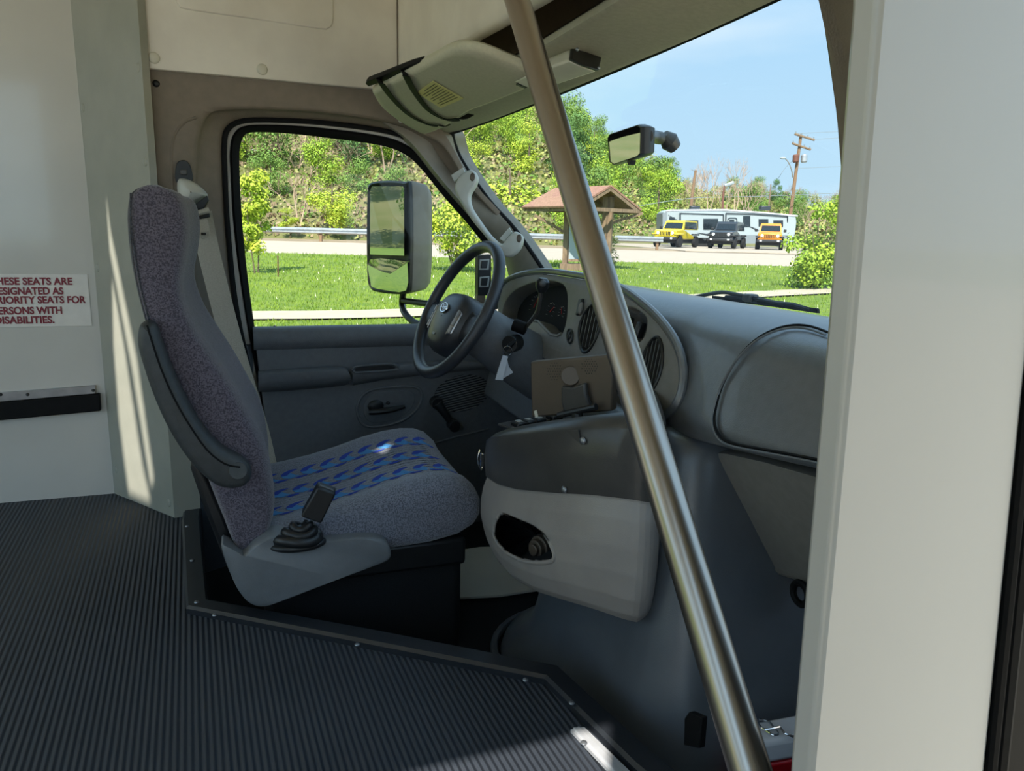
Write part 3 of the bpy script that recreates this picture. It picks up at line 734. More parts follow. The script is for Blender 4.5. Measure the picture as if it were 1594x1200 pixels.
# ------------------------------------------------------------------ console on the engine cover
con = thing('console', (.66, 1.3, .78), 'grey engine cover console with cup holder recess and black control box on top', 'console')
plan = spl([(.80, 1.66, 0), (.66, 1.655, 0), (.56, 1.62, 0), (.505, 1.55, 0), (.492, 1.46, 0), (.498, 1.36, 0), (.515, 1.25, 0), (.545, 1.14, 0), (.585, 1.07, 0), (.625, 1.035, 0), (.66, 1.05, 0), (.70, 1.12, 0), (.76, 1.24, 0)], 4, False)
cx_ = [proj((p.x, p.y, .95))[0] for p in plan]
top_c = [(740, 684), (752, 681), (765, 672), (800, 668), (860, 663), (930, 659), (975, 656), (1010, 655), (1060, 655)]
mid_c = [(745, 728), (756, 741), (775, 754), (805, 762), (860, 767), (920, 770), (980, 777), (1010, 782), (1060, 784)]
bot_c = [(752, 775), (764, 822), (775, 864), (800, 898), (838, 921), (880, 935), (940, 953), (985, 968), (1008, 973), (1020, 966), (1040, 945)]
idx0 = 0
i_first = 8; i_last = len(plan) - 10
vis = plan
T_ = plancurve(vis, top_c); M_ = plancurve(vis, mid_c)
KC = min(range(len(vis)), key=lambda i: (vis[i].xy - V((.640, 1.036))).length)
for lst in (T_, M_):
    for i in range(KC + 1, len(lst)): lst[i].z = lst[KC].z
for i in range(8, -1, -1):
    T_[i].z = T_[9].z; M_[i].z = M_[9].z + (.002 * (9 - i))
Tr = [V((lerp(p.x, .70, .05), lerp(p.y, 1.33, .05), p.z + .0)) for p in T_]
cap = [V((lerp(p.x, .70, .12), lerp(p.y, 1.33, .12), p.z + .008)) for p in T_]
rows = [[p.copy() for p in M_], [p.lerp(q, .5) + V((-.004, 0, 0)) for p, q in zip(M_, T_)], [V((p.x, p.y, p.z - .012)) for p in T_], Tr, cap]
mb = MB().grid(rows); 
lid = [V((p.x, p.y, p.z)) for p in cap]; mb.add(lid, [list(range(len(lid)))])
ctl = mb.build('control_box', 'satin_black', con, smooth=40)
# grey lower body with the cup holder opening
B_ = plancurve([V((p.x + .03, p.y + .02, 0)) for p in vis], bot_c)
for i in range(8, -1, -1): B_[i].z = B_[9].z + .010 * (9 - i)
for i in range(KC + 1, len(vis)): B_[i].z = B_[KC].z
rows = []
for t, inx in ((0, 0.0), (.02, .0), (.15, -.008), (.35, -.014), (.55, -.014), (.75, -.006), (.9, .008), (.97, .022), (1, .04)):
    r_ = []
    for m_, b_ in zip(M_, B_):
        p = m_.lerp(V((m_.x, m_.y, b_.z)), t)
        to = V((.75 - m_.x, 1.33 - m_.y, 0)).normalized()
        r_.append(p + to * (inx + .003))
    rows.append(r_)
hole_px = spl([V((px, py, 0)) for px, py in [(769, 840), (767, 822), (772, 806), (782, 798), (800, 805), (830, 818), (850, 834), (861, 855), (863, 868), (857, 874), (835, 876), (810, 872), (788, 862)]], 4)
def inside(x, y):
    c = False; n = len(hole_px)
    for i in range(n):
        a, b = hole_px[i], hole_px[i - 1]
        if (a.y > y) != (b.y > y) and x < (b.x - a.x) * (y - a.y) / (b.y - a.y) + a.x: c = not c
    return c
# refine the grid, cut the opening
def refine(rows, fu, fv):
    rr = []
    for i in range(len(rows) - 1):
        for k in range(fv): rr.append([a.lerp(b, k / fv) for a, b in zip(rows[i], rows[i + 1])])
    rr.append(rows[-1])
    o = []
    for r in rr:
        q = []
        for a, b in zip(r, r[1:]):
            for k in range(fu): q.append(a.lerp(b, k / fu))
        q.append(r[-1]); o.append(q)
    return o
fine = refine(rows, 5, 10)
n = len(fine[0]); vs = [p for r in fine for p in r]; fs = []
ins = [inside(*proj(p)) for p in vs]
hv = [V((p.x, p.y, 0)) for p in hole_px]
# snap boundary vertices of the opening onto the traced line
def snap(i):
    x, y = proj(vs[i]); best = None
    for a, b in zip(hole_px, hole_px[1:] + hole_px[:1]):
        ab = b - a; t = max(0, min(1, ((x - a.x) * ab.x + (y - a.y) * ab.y) / (ab.x ** 2 + ab.y ** 2 + 1e-9))); q = a + ab * t
        d = (q.x - x) ** 2 + (q.y - y) ** 2
        if best is None or d < best[0]: best = (d, q)
    dd = (vs[i] - CAM).dot(fw); q = best[1]
    return CAM + ray(q.x, q.y) * dd
bnd = set()
for i in range(len(fine) - 1):
    for j in range(n - 1):
        q = (i * n + j, i * n + j + 1, (i + 1) * n + j + 1, (i + 1) * n + j)
        k = sum(ins[v] for v in q)
        if k == 4: continue
        if k: bnd.update(v for v in q if ins[v])
        fs.append(q)
for i in bnd: vs[i] = snap(i)
low = MB().add(vs, fs).build('lower_body', 'console_grey', con, smooth=60)
low.modifiers.new('thickness', 'SOLIDIFY').thickness = .006
low.modifiers['thickness'].offset = -1
pv = [(proj(v), (v - CAM).dot(fw)) for v in vs]
rim = []
for p in hole_px:
    near = sorted(pv, key=lambda a_: (a_[0][0] - p.x) ** 2 + (a_[0][1] - p.y) ** 2)[:4]
    rim.append(CAM + ray(p.x, p.y) * (sum(k[1] for k in near) / 4))
MB().tube([(a_ + b_ * 2 + c_) / 4 for a_, b_, c_ in zip(rim[-1:] + rim[:-1], rim, rim[1:] + rim[:1])], .0045, 8, True).build('opening_rim', 'console_grey', con)
# dark inside of the cup holder, with a drum
ih = [V((.62, 1.05, .80)), V((.62, 1.6, .80))]
din = V((.62, .72, -.25)).normalized(); rc = sum(rim, V()) / len(rim)
pr_rows = [[p + din * .002 for p in rim], [rc.lerp(p, 1.04) + din * .03 for p in rim], [rc.lerp(p, .98) + din * .07 for p in rim], [rc.lerp(p, .5) + din * .09 for p in rim], [rc.lerp(p, .02) + din * .092 for p in rim]]
MB().grid(pr_rows, wrap=True).build('recess', 'carpet_black', con, smooth=60)
mb = MB(); c = A(838, 853, 'X', .555)
for r_, h_ in ((.026, 0), (.020, .010), (.013, .016)): mb.cyl(c + V((.03, .012, 0)), c + V((-h_, -h_ * .4, 0)), r_, 18)
mb.build('cup_insert', 'brown_metal', con, bevel=.002)
# switches on the control box, screws and latch
for px, py in [(808, 661), (823, 658), (838, 655), (862, 650), (880, 647)]:
    z_ = T_[14].z + .014
    p = A(px, py, 'Z', z_)
    s_ = MB().box(p, (.028, .030, .014), rz(.3)).build('switch', 'black_plastic', ctl, bevel=.003)
    MB().box(p + V((0, 0, .0085)), (.012, .016, .002), rz(.3)).build('switch_mark', 'gauge_white', s_)
p0_, p1_ = A(785, 664, 'Z', T_[14].z + .009), A(905, 640, 'Z', T_[14].z + .009)
MB().ribbon([p0_, p1_], (p1_ - p0_).cross(V((0, 0, 1))).normalized() * .046, .006).build('switch_bank', 'satin_black', ctl, bevel=.002)
def onbox(px, py, o=.003):
    best = None
    for k in range(9, len(plan) - 6):
        a = M_[k].lerp(T_[k], .5)
        x_, y_ = proj(a)
        if best is None or abs(x_ - px) < best[0]: best = (abs(x_ - px), k)
    k = best[1]; nn = V((-(plan[k + 1] - plan[k - 1]).y, (plan[k + 1] - plan[k - 1]).x, 0)).normalized()
    if nn.x > 0: nn = -nn
    if (CAM - M_[k]).dot(nn) < 0: nn = -nn
    return PL(px, py, M_[k].lerp(T_[k], .5), nn, o), nn
for px, py in [(907, 686), (878, 762)]:
    p, nn = onbox(px, py, .004)
    MB().ell(p, (.007, .007, .004), 12, 8, frame(nn)).build('screw', 'rivet_metal', ctl)
p, nn = onbox(895, 676, .003)
MB().prism([onbox(px, py, .004)[0] for px, py in [(882, 671), (900, 669), (904, 690), (897, 686)]], nn * -.002).build('tab', 'satin_black', ctl)
mb = MB()
lp = [A(px, py, 'Y', 1.56) for px, py in [(747, 700), (744, 712), (745, 722), (749, 731), (752, 722), (751, 706)]]
mb.tube(lp, .0022, 6, True); mb.box(A(750, 716, 'Y', 1.56), (.006, .01, .03))
mb.build('latch', 'chrome', ctl)

# ------------------------------------------------------------------ monitor standing on the console
mon = thing('monitor', A(900, 655, 'Y', 1.33), 'small dark monitor seen from behind standing on the console', 'monitor')
q = [A(825, 563, 'Y', 1.43), A(953, 552, 'Y', 1.27), A(953, 640, 'Y', 1.27), A(827, 650, 'Y', 1.43)]
mn = (q[1] - q[0]).cross(q[3] - q[0]).normalized(); mn = mn if mn.dot(CAM - q[0]) > 0 else -mn
MB().prism(q, -mn * .022).build('housing', 'brown_metal', mon, bevel=.004)
MB().prism([p - mn * .0222 for p in [q[0].lerp(q[2], .04), q[1].lerp(q[3], .04), q[2].lerp(q[0], .04), q[3].lerp(q[1], .04)]], -mn * .002).build('screen', 'tinted_glass', mon, smooth=0)
def MO(px, py, o=.0): return PL(px, py, q[0], mn, o)
for cx0, cy0, w_, h_ in ((863, 578, 26, 30), (917, 570, 26, 26)):
    mb = MB()
    for i in range(7):
        for j in range(7):
            if (i - 3) ** 2 + (j - 3) ** 2 > 11: continue
            mb.box(MO(cx0 + (i - 3) * w_ / 7 + (j % 2) * 1.5, cy0 + (j - 3) * h_ / 7, .0005), (.0016, .0016, .001), frame(mn))
    mb.build('vent_holes', 'black_plastic', mon, smooth=0)
MB().cyl(MO(888, 585, -.001), MO(888, 585, .008), .020, 24).build('boss', 'brown_metal', mon, bevel=.002)
MB().prism([MO(px, py, .001) for px, py in [(831, 640), (835, 638), (838, 649), (833, 650)]], mn * -.001).build('sticker', 'paper', mon, smooth=0)
stn = [MO(px, py, .016) for px, py in [(873, 601), (890, 603), (910, 596), (911, 612), (918, 634), (900, 642), (878, 648), (873, 625)]]
MB().prism(stn, -mn * .014).build('bracket', 'satin_black', mon, bevel=.004)
MB().tube([MO(870, 646, .02), MO(928, 633, .02)], .007, 10).build('hinge', 'black_plastic', mon)
mb = MB().tube([MO(897, 640, .014), MO(900, 655, .016)], .012, 10); mb.tube([MO(900, 652, .016), MO(902, 668, .016)], [.018, .035], 14)
mb.build('foot', 'black_plastic', mon)

# ------------------------------------------------------------------ steering wheel, column, levers
WC, WN = V((.513, 1.84, 1.350)), V((-cos(radians(28)) * cos(radians(-6)), sin(radians(-6)) * cos(radians(28)), sin(radians(28)))).normalized()
WF = frame(WN)
wl_ = lambda u, v, w=0.0: WC + WF @ V((u, v, w))
sw = thing('steering_wheel', WC - WN * .1, 'dark steering wheel with oval emblem in front of the driver seat', 'steering wheel')
mb = MB().tube([wl_(.180 * cos(t), .180 * sin(t)) for t in [2 * pi * k / 56 for k in range(56)]], .0155, 14, True)
mb.build('rim', 'wheel_black', sw, smooth=80)
hp = [(.0, .072), (.05, .066), (.085, .045), (.094, .01), (.088, -.03), (.062, -.066), (.03, -.082), (0, -.085)]
hp = hp + [(-a, b) for a, b in hp[-2:0:-1]]
o_ = spl([V((a, b, 0)) for a, b in hp], 3)
rows = [[wl_(p.x * s_ * 1.03, p.y * s_ * 1.06 - .034, w_) for p in o_] for s_, w_ in ((.8, -.06), (1.0, -.045), (1.02, -.02), (1.0, .0), (.93, .014), (.7, .024), (.35, .029), (.02, .03))]
MB().grid(rows, wrap=True).build('hub', 'wheel_black', sw, smooth=80)
for sg in (-1, 1):
    rows = []
    for u, hw, w_, th in ((.07, .045, -.006, .012), (.11, .036, -.008, .011), (.145, .034, -.005, .010), (.178, .046, .0, .010)):
        rows.append([wl_(sg * u, -.034 + hw * cos(t), w_ + th * sin(t)) for t in [2 * pi * k / 14 for k in range(14)]])
    MB().grid(rows, wrap=True).build('spoke', 'wheel_black', sw, smooth=80)
    p = [wl_(sg * .072, -.004, .019), wl_(sg * .088, -.012, .014), wl_(sg * .084, -.069, .014), wl_(sg * .066, -.076, .021)]
    pad = MB().prism(p, WN * .005).build('button_pad', 'aluminium', sw, bevel=.002)
    for k in range(3):
        MB().box(wl_(sg * .078, -.018 - k * .021, .023), (.010, .017, .004), frame(WN)).build('button', 'console_grey', pad, bevel=.001)
em = MB().tube([wl_(.021 * cos(t), -.012 + .0125 * sin(t), .0325) for t in [2 * pi * k / 28 for k in range(28)]], .0022, 6, True).build('emblem', 'chrome', sw)
MB().prism([wl_(.020 * cos(t), -.012 + .0115 * sin(t), .032) for t in [2 * pi * k / 28 for k in range(28)]], -WN * .004).build('emblem_field', 'tinted_glass', em, smooth=0)
text('emblem_script', 'Ford', .015, wl_(-.0135, -.0158, .0327), Matrix((WF @ V((1, 0, 0)), WF @ V((0, 1, 0)), WN)).transposed(), 'chrome', em, .0003)
MB().box(wl_(0, -.083, .0275), (.018, .006, .0012), WF).build('hub_mark', 'satin_black', sw, bevel=.0004)

col_ = thing('steering_column', (.68, 1.83, 1.13), 'dark steering column shroud with shift lever and ignition key', 'steering column')
ca = WC - WN * .05; cb = WC - WN * .30
mb = MB(); rows = []
for t, r_ in ((0, .055), (.03, .066), (.35, .070), (.4, .074), (.75, .08), (1, .082)):
    c = ca.lerp(cb, t) - V((0, 0, .012 + .02 * t))
    rows.append([c + WF @ V((r_ * cos(a) * 1.0, r_ * sin(a) * (.9 if sin(a) > 0 else 1.15), 0)) for a in [2 * pi * k / 24 for k in range(24)]])
mb.grid(rows, wrap=True); mb.build('shroud', 'door_plastic', col_, smooth=60)
MB().prism([V((.72, 1.56, 1.02)), V((.72, 2.26, 1.02)), V((.775, 2.26, 1.24)), V((.775, 1.56, 1.24))], (.04, 0, .01)).build('lower_cover', 'door_plastic', col_, bevel=.01)
lv = [A(px, py, 'Y', yy) for px, py, yy in [(816, 512, 1.76), (826, 500, 1.74), (836, 486, 1.72), (840, 470, 1.70), (843, 448, 1.69)]]
gl = MB().tube(spl(lv, 4, False), .0052, 10).build('shift_lever', 'satin_black', col_)
mb = MB().tube([A(843, 455, 'Y', 1.69), A(844, 446, 'Y', 1.688), A(845, 438, 'Y', 1.686), A(845.5, 433, 'Y', 1.685)], [.010, .0165, .0165, .010], 16)
mb.build('shift_knob', 'black_plastic', gl)
mb = MB().ell(A(845, 441, 'Y', 1.669), (.009, .003, .009), 16, 8); mb.build('overdrive_button', 'satin_black', gl)
mb = MB().tube([A(800, 505, 'Y', 1.77), A(818, 512, 'Y', 1.75)], .017, 12); mb.build('lever_boot', 'black_rubber', col_)
kc = A(793, 536, 'Y', 1.735)
mb = MB().cyl(kc + V((.03, .03, 0)), kc, .022, 20); mb.build('ignition_lock', 'black_plastic', col_, bevel=.002)
ky = thing('key', kc, 'ignition key on a ring with a pale grey tag hanging from the steering column', 'key')
mb = MB().prism([A(px, py, 'Y', 1.722) for px, py in [(784, 541), (802, 528), (805, 531), (788, 546)]], (.004, .008, 0)); mb.build('key_head', 'black_plastic', ky, bevel=.001)
MB().tube([A(790 + 7 * cos(t), 546 + 7 * sin(t), 'Y', 1.715) for t in [2 * pi * k / 20 for k in range(20)]], .0011, 6, True).build('ring', 'chrome', ky)
MB().prism([A(px, py, 'Y', 1.712) for px, py in [(783, 553), (791, 555), (783, 592), (771, 591)]], (.0, .003, 0)).build('tag', 'kit_white', ky, bevel=.0006)
MB().prism([A(px, py, 'Y', 1.720) for px, py in [(790, 560), (792, 570), (799, 580), (782, 590), (780, 575)]], (.0, .003, 0)).build('tag', 'kit_white', ky, bevel=.0006)

# switch panel between the door window and the pillar
sp_ = thing('switch_panel', A(756, 455, 'Y', 2.2), 'black switch panel with square buttons behind the steering wheel', 'switch panel')
MB().prism([A(px, py, 'Y', 2.2) for px, py in [(744, 398), (765, 396), (765, 460), (744, 460)]], (0, .03, 0)).build('panel', 'black_plastic', sp_, bevel=.002)
for py in (412, 439):
    b = MB().prism([A(px, py + d, 'Y', 2.196) for px, d in [(747, -8), (762, -9), (761, 8), (746, 8)]], (0, .008, 0)).build('button', 'gauge_white', sp_, bevel=.001)
    MB().prism([A(px, py + d, 'Y', 2.192) for px, d in [(750, -6), (760, -6.5), (758, 5.5), (749, 5.5)]], (0, .006, 0)).build('button_face', 'black_plastic', b, bevel=.001)

# ================================================================== DRIVER SEAT
seat = thing('driver_seat', (.2, 1.82, .53), 'driver seat in speckled grey fabric with blue pattern and folded black armrest', 'seat')
YN, YFAR = 1.56, 2.06
fr_px = [(250, 289), (279, 300), (291, 326), (294, 365), (289, 405), (283, 440), (287, 470), (303, 510), (330, 552), (362, 600), (388, 645), (412, 690), (424, 735), (430, 780), (428, 815), (414, 845), (397, 858)]
re_px = [(222, 287), (199, 299), (192, 328), (193, 365), (198, 405), (205, 440), (212, 470), (223, 510), (238, 552), (257, 600), (275, 645), (293, 690), (312, 735), (330, 780), (345, 815), (358, 845), (372, 862)]
frp, rep = spl([A(px, py, 'Y', YN) for px, py in fr_px], 3, False), spl([A(px, py, 'Y', YN) for px, py in re_px], 3, False)
NC = 48; rows = []
def section(f, r, k):
    o = []; wy = (YFAR - YN) / 2; cyy = (YN + YFAR) / 2
    for i in range(NC):
        a = 2 * pi * i / NC; ca, sa = cos(a), sin(a)
        ex = .30
        uu = (abs(ca) ** ex) * (1 if ca > 0 else -1); vv = (abs(sa) ** ex) * (1 if sa > 0 else -1)
        p = r.lerp(f, .5 + .5 * uu * k)
        dish = -.022 * max(0, 1 - (vv / .75) ** 2) if uu > .5 else 0
        o.append(V((p.x + dish * k, cyy + wy * vv * (1 - (1 - k) * .12), p.z)))
    return o
n_ = len(frp)
up_ = V((0, 0, 1))
for i, (f, r) in enumerate(zip(frp, rep)):
    k = 1.0 if 2 < i < n_ - 3 else (.80, .92, .985)[i] if i <= 2 else (.80, .92, .985)[n_ - 1 - i]
    rows.append(section(f, r, k))
mid_t, mid_b = (frp[0] + rep[0]) / 2, (frp[-1] + rep[-1]) / 2
rows.insert(0, [V((lerp(p.x, mid_t.x, .5), lerp(p.y, 1.81, .3), p.z + .004)) for p in rows[0]])
rows.append([V((lerp(p.x, mid_b.x, .5), lerp(p.y, 1.81, .3), p.z - .003)) for p in rows[-1]])
mb = MB().grid(rows, wrap=True); mb.add(rows[0], [list(range(NC))]); mb.add(rows[-1], [list(range(NC))])
bk = mb.build('backrest', 'seat_fabric', seat, smooth=75)
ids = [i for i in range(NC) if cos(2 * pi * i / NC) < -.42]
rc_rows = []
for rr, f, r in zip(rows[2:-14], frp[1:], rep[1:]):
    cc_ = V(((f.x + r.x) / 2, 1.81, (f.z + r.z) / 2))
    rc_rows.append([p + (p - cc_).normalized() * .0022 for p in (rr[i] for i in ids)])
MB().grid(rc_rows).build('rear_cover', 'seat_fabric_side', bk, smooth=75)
# seams of the side panel
sm_ = [V((p.x, YN + .002, p.z)) for p in [A(px, py, 'Y', YN) for px, py in [(203, 300), (204, 350), (212, 410), (222, 460), (232, 500)]]]
MB().tube(spl(sm_, 3, False), .0016, 6).build('seam', 'seat_fabric_side', bk)
# cushion
CX = [-.02, .02, .08, .15, .22, .29, .35, .40, .44, .47, .492, .505, .505, .49, .45, .38, .28, .15, .02]
CZ = [.900, .905, .915, .928, .946, .968, .982, .987, .984, .972, .950, .925, .895, .868, .845, .832, .828, .832, .84]
def ctop(yy): 
    t = abs((yy - 1.81) / .25)
    return .0 - .010 * max(0, 1 - (t / .72) ** 4) + (.004 if .7 < t < .95 else 0)
cy = [1.560, 1.563, 1.572, 1.59, 1.62, 1.66, 1.70, 1.76, 1.81, 1.86, 1.92, 1.96, 2.0, 2.03, 2.048, 2.057, 2.06]
ci = [.036, .020, .008, .001, 0, 0, 0, 0, 0, 0, 0, 0, 0, .001, .008, .020, .036]
zc = .90
rows = []
for x_, z_ in zip(CX, CZ):
    r_ = []
    for yy, d in zip(cy, ci):
        tp_ = 1 if z_ > .9 and CX.index(x_) < 11 else 0
        k = 1 - d / .085
        r_.append(V((.24 + (x_ - .24) * (1 - d / .3), yy, zc + (z_ - zc) * k + (ctop(yy) if CZ.index(z_) < 11 else 0))))
    rows.append(r_)
mb = MB().grid(rows)
cush = mb
pts0 = [r[0] for r in rows]; pts1 = [r[-1] for r in rows]
mb.add(pts0, [list(range(len(pts0)))]); mb.add(pts1, [list(range(len(pts1)))])
cs = mb.build('cushion', 'cushion_fabric', seat, smooth=60)
# woven blue marks (laid on the fabric)
def czat(x_, yy):
    tab = list(zip(CX[:11], CZ[:11])); return interp(tab, x_) + ctop(yy)
mb = MB()
def patch(pts, mi):
    # small woven patch following the cushion top
    n_ = len(pts); c_ = (sum(p[0] for p in pts) / n_, sum(p[1] for p in pts) / n_)
    vs = [V((a, b, czat(a, b) + .0011)) for a, b in pts] + [V((*c_, czat(*c_) + .0013))]
    mb.add(vs, [(i, (i + 1) % n_, n_) for i in range(n_)], mi)
for row, y0 in enumerate((1.935, 1.815, 1.70)):
    for k in range(9):
        xa = .045 + k * .050 + (row % 2) * .022
        if xa > .465: continue
        ar = lambda r1, a0, a1, c0=0: [(xa + c0 + r1 * cos(a), y0 + r1 * .95 * sin(a)) for a in [a0 + (a1 - a0) * t / 8 for t in range(9)]]
        patch(ar(.028, radians(55), radians(185)) + [(xa - .013, y0 - .005), (xa - .003, y0 + .010)], 0)
        patch([(xa - .028, y0 - .001), (xa - .013, y0 - .005), (xa - .003, y0 + .008), (xa + .008, y0 - .014), (xa + .020, y0 - .024), (xa - .005, y0 - .032), (xa - .022, y0 - .020)], 1)
        patch([(xa + .004, y0 - .034), (xa + .018, y0 - .026), (xa + .040, y0 - .030), (xa + .034, y0 - .038), (xa + .014, y0 - .043)], 0)
for row in range(17):
    y0 = 1.65 + row * .0175
    xs_ = [.03 + .03 * k for k in range(15)]
    for a, b in zip(xs_, xs_[1:]):
        patch([(a, y0), (b, y0), (b, y0 + .0013), (a, y0 + .0013)], 2)
mb.build('woven_pattern', ['blue_dark', 'blue_light', 'seat_fabric_side'], cs, smooth=0, recalc=False)
# side shield and pedestal
sh = spl([A(px, py, 'Y', 1.525) for px, py in [(344, 853), (360, 856), (378, 866), (395, 850), (420, 836), (440, 834), (480, 842), (520, 842), (560, 838), (592, 840), (606, 850), (610, 864), (607, 872), (590, 880), (500, 914), (440, 937), (412, 946), (394, 944), (378, 932), (362, 905)]], 3)
mb = MB(); c = sum(sh, V()) / len(sh)
rows = [[c.lerp(p, k) + V((0, dy_, 0)) for p in sh] for k, dy_ in ((1, .06), (1, .012), (.985, .004), (.95, 0))]
mb.grid(rows, wrap=True); mb.add(rows[-1], [list(range(len(sh)))])
mb.build('side_shield', 'seat_plastic', seat, smooth=50)
MB().box((.24, 1.81, .66), (.46, .40, .26)).build('pedestal', 'carpet_black', seat, bevel=.02)
MB().box((.22, 1.81, .80), (.5, .46, .07)).build('seat_pan', 'black_plastic', seat, bevel=.01)
MB().prism([A(px, py, 'Y', 1.60) for px, py in [(300, 700), (350, 800), (380, 880), (360, 900), (320, 800), (296, 730)]], (0, .40, 0)).build('back_shell', 'black_plastic', seat, bevel=.01)
# folded armrest
ar = [(218, 508), (226, 500), (238, 500), (246, 510), (256, 540), (272, 580), (294, 625), (318, 664), (345, 693), (372, 708), (388, 722), (391, 738), (382, 751), (360, 756), (335, 750), (308, 728), (284, 698), (262, 662), (242, 618), (226, 572), (216, 535)]
ao = spl([A(px, py, 'Y', 1.545) for px, py in ar], 3); ca_ = V()
def inset(loop, d, yy):
    n_ = len(loop); o = []
    for i in range(n_):
        t = (loop[(i + 1) % n_] - loop[i - 1]).normalized(); o.append(V((loop[i].x, yy, loop[i].z)) + V((t.z, 0, -t.x)) * d)
    return o
area = sum(a.x * b.z - b.x * a.z for a, b in zip(ao, ao[1:] + ao[:1]))
s_ = -1 if area > 0 else 1
s_ = -s_
k1 = inset(ao, .006 * s_, 0); 
def per(l): return sum((a - b).length for a, b in zip(l, l[1:] + l[:1]))
if per(k1) > per([V((p.x, 0, p.z)) for p in ao]): s_ = -s_
rows = [inset(ao, d * s_, yy) for d, yy in ((.003, 1.57), (0, 1.555), (0, 1.535), (.003, 1.522), (.009, 1.515), (.015, 1.513))]
mb = MB().grid(rows, wrap=True); mb.add(rows[-1], [list(range(len(ao)))]); mb.add(rows[0], [list(range(len(ao)))])
am = mb.build('armrest', 'armrest_vinyl', seat, smooth=60)
MB().tube(spl([A(px, py, 'Y', 1.512) for px, py in [(229, 506), (236, 530), (250, 572), (270, 618), (294, 660), (322, 700), (350, 722), (374, 727)]], 3, False), .002, 6).build('seam', 'black_rubber', am)
MB().cyl(A(371, 733, 'Y', 1.516), A(371, 733, 'Y', 1.509), .018, 20).build('pivot_cap', 'armrest_vinyl', am, bevel=.002)

# ------------------------------------------------------------------ seat belt buckle
bu = thing('seat_belt_buckle', A(470, 850, 'Y', 1.53), 'black seat belt buckle on a stalk beside the driver seat', 'buckle')
q = [A(px, py, 'Y', 1.52) for px, py in [(494, 758), (523, 769), (500, 816), (468, 805)]]
MB().prism(q, (.004, .026, .006)).build('receiver', 'black_plastic', bu, bevel=.004)
mid = (q[0] + q[1]) / 2
MB().prism([q[0].lerp(q[1], .15) + V((0, .006, .001)), q[0].lerp(q[1], .85) + V((0, .006, .001)), q[0].lerp(q[1], .85) + V((0, .020, .003)), q[0].lerp(q[1], .15) + V((0, .020, .003))], (q[0] - q[3]).normalized() * .002).build('slot_rim', 'satin_black', bu)
MB().tube([A(480, 812, 'Y', 1.535), A(474, 826, 'Y', 1.535), A(466, 842, 'Y', 1.535)], [.010, .013, .012], 10).build('stalk', 'black_rubber', bu)
bc = A(464, 842, 'Y', 1.535)
mb = MB().ell(bc + V((0, 0, -.006)), (.060, .034, .014), 28, 10)
for k, (r_, z_, q_) in enumerate(((.040, .006, .013), (.028, .020, .011), (.017, .032, .009))):
    mb.tube([bc + V((.004 * k + r_ * cos(t), r_ * .6 * sin(t), z_ + .004 * sin(2 * t + k))) for t in [2 * pi * j / 26 for j in range(26)]], q_, 10, True)
mb.ell(bc + V((.004, 0, .014)), (.03, .02, .022), 16, 8)
mb.build('boot', 'black_plastic', bu, smooth=80)

# ------------------------------------------------------------------ shoulder belt
sb = thing('seat_belt', A(300, 300, 'Y', 2.2), 'grey shoulder belt hanging from the pillar behind the driver seat', 'seat belt')
pth = [A(312, 330, 'Y', 2.19), A(322, 380, 'Y', 2.185), A(339, 450, 'Y', 2.175), A(360, 530, 'Y', 2.16), A(381, 600, 'Y', 2.145), A(402, 670, 'Y', 2.13), A(416, 730, 'Y', 2.11)]
MB().ribbon(spl(pth, 4, False), (.056, -.010, .008), .0015).build('webbing', 'belt_webbing', sb, smooth=60)
MB().prism(spl([A(px, py, 'Y', 2.225) for px, py in [(274, 258), (280, 250), (290, 250), (297, 260), (299, 284), (274, 284)]], 3), (0, .02, 0)).build('height_slider', 'black_plastic', sb, bevel=.002)
MB().box(A(286, 268, 'Y', 2.222), (.016, .006, .014)).build('release_tab', 'satin_black', sb, bevel=.002)
rows = []
cv = [(278, 278), (300, 282), (318, 296), (322, 306), (304, 316), (286, 318), (276, 300)]
co = spl([A(px, py, 'Y', 2.2) for px, py in cv], 3); cc = sum(co, V()) / len(co)
rows = [[cc.lerp(p, k) + V((0, d, 0)) for p in co] for k, d in ((1, .03), (1, .012), (.93, .0), (.7, -.012), (.05, -.018))]
MB().grid(rows, wrap=True).build('guide_cover', 'handle_plastic', sb, smooth=70)
mb = MB().prism([A(px, py, 'Y', 2.165) for px, py in [(294, 322), (306, 316), (322, 304), (325, 312), (318, 324), (298, 330)]], (0, .03, 0)); mb.build('guide_loop', 'black_plastic', sb, bevel=.002)
mb = MB().tube([A(300, 334, 'Y', 2.172), A(326, 327, 'Y', 2.172)], .009, 10); mb.build('guide_roller', 'belt_webbing', sb)
mb = MB().prism([A(px, py, 'Y', 2.157) for px, py in [(298, 338), (326, 332), (327, 338), (299, 344)]], (0, .014, 0)); mb.build('guide_bar', 'black_plastic', sb, bevel=.002)
MB().prism(spl([A(px, py, 'Y', 2.160) for px, py in [(300, 345), (322, 340), (326, 364), (322, 370), (313, 371), (309, 358)]], 3), (0, .004, 0)).build('tongue', 'belt_webbing', sb, bevel=.001)
MB().box(A(317, 364, 'Y', 2.157), (.012, .004, .007)).build('tongue_slot', 'black_plastic', sb)

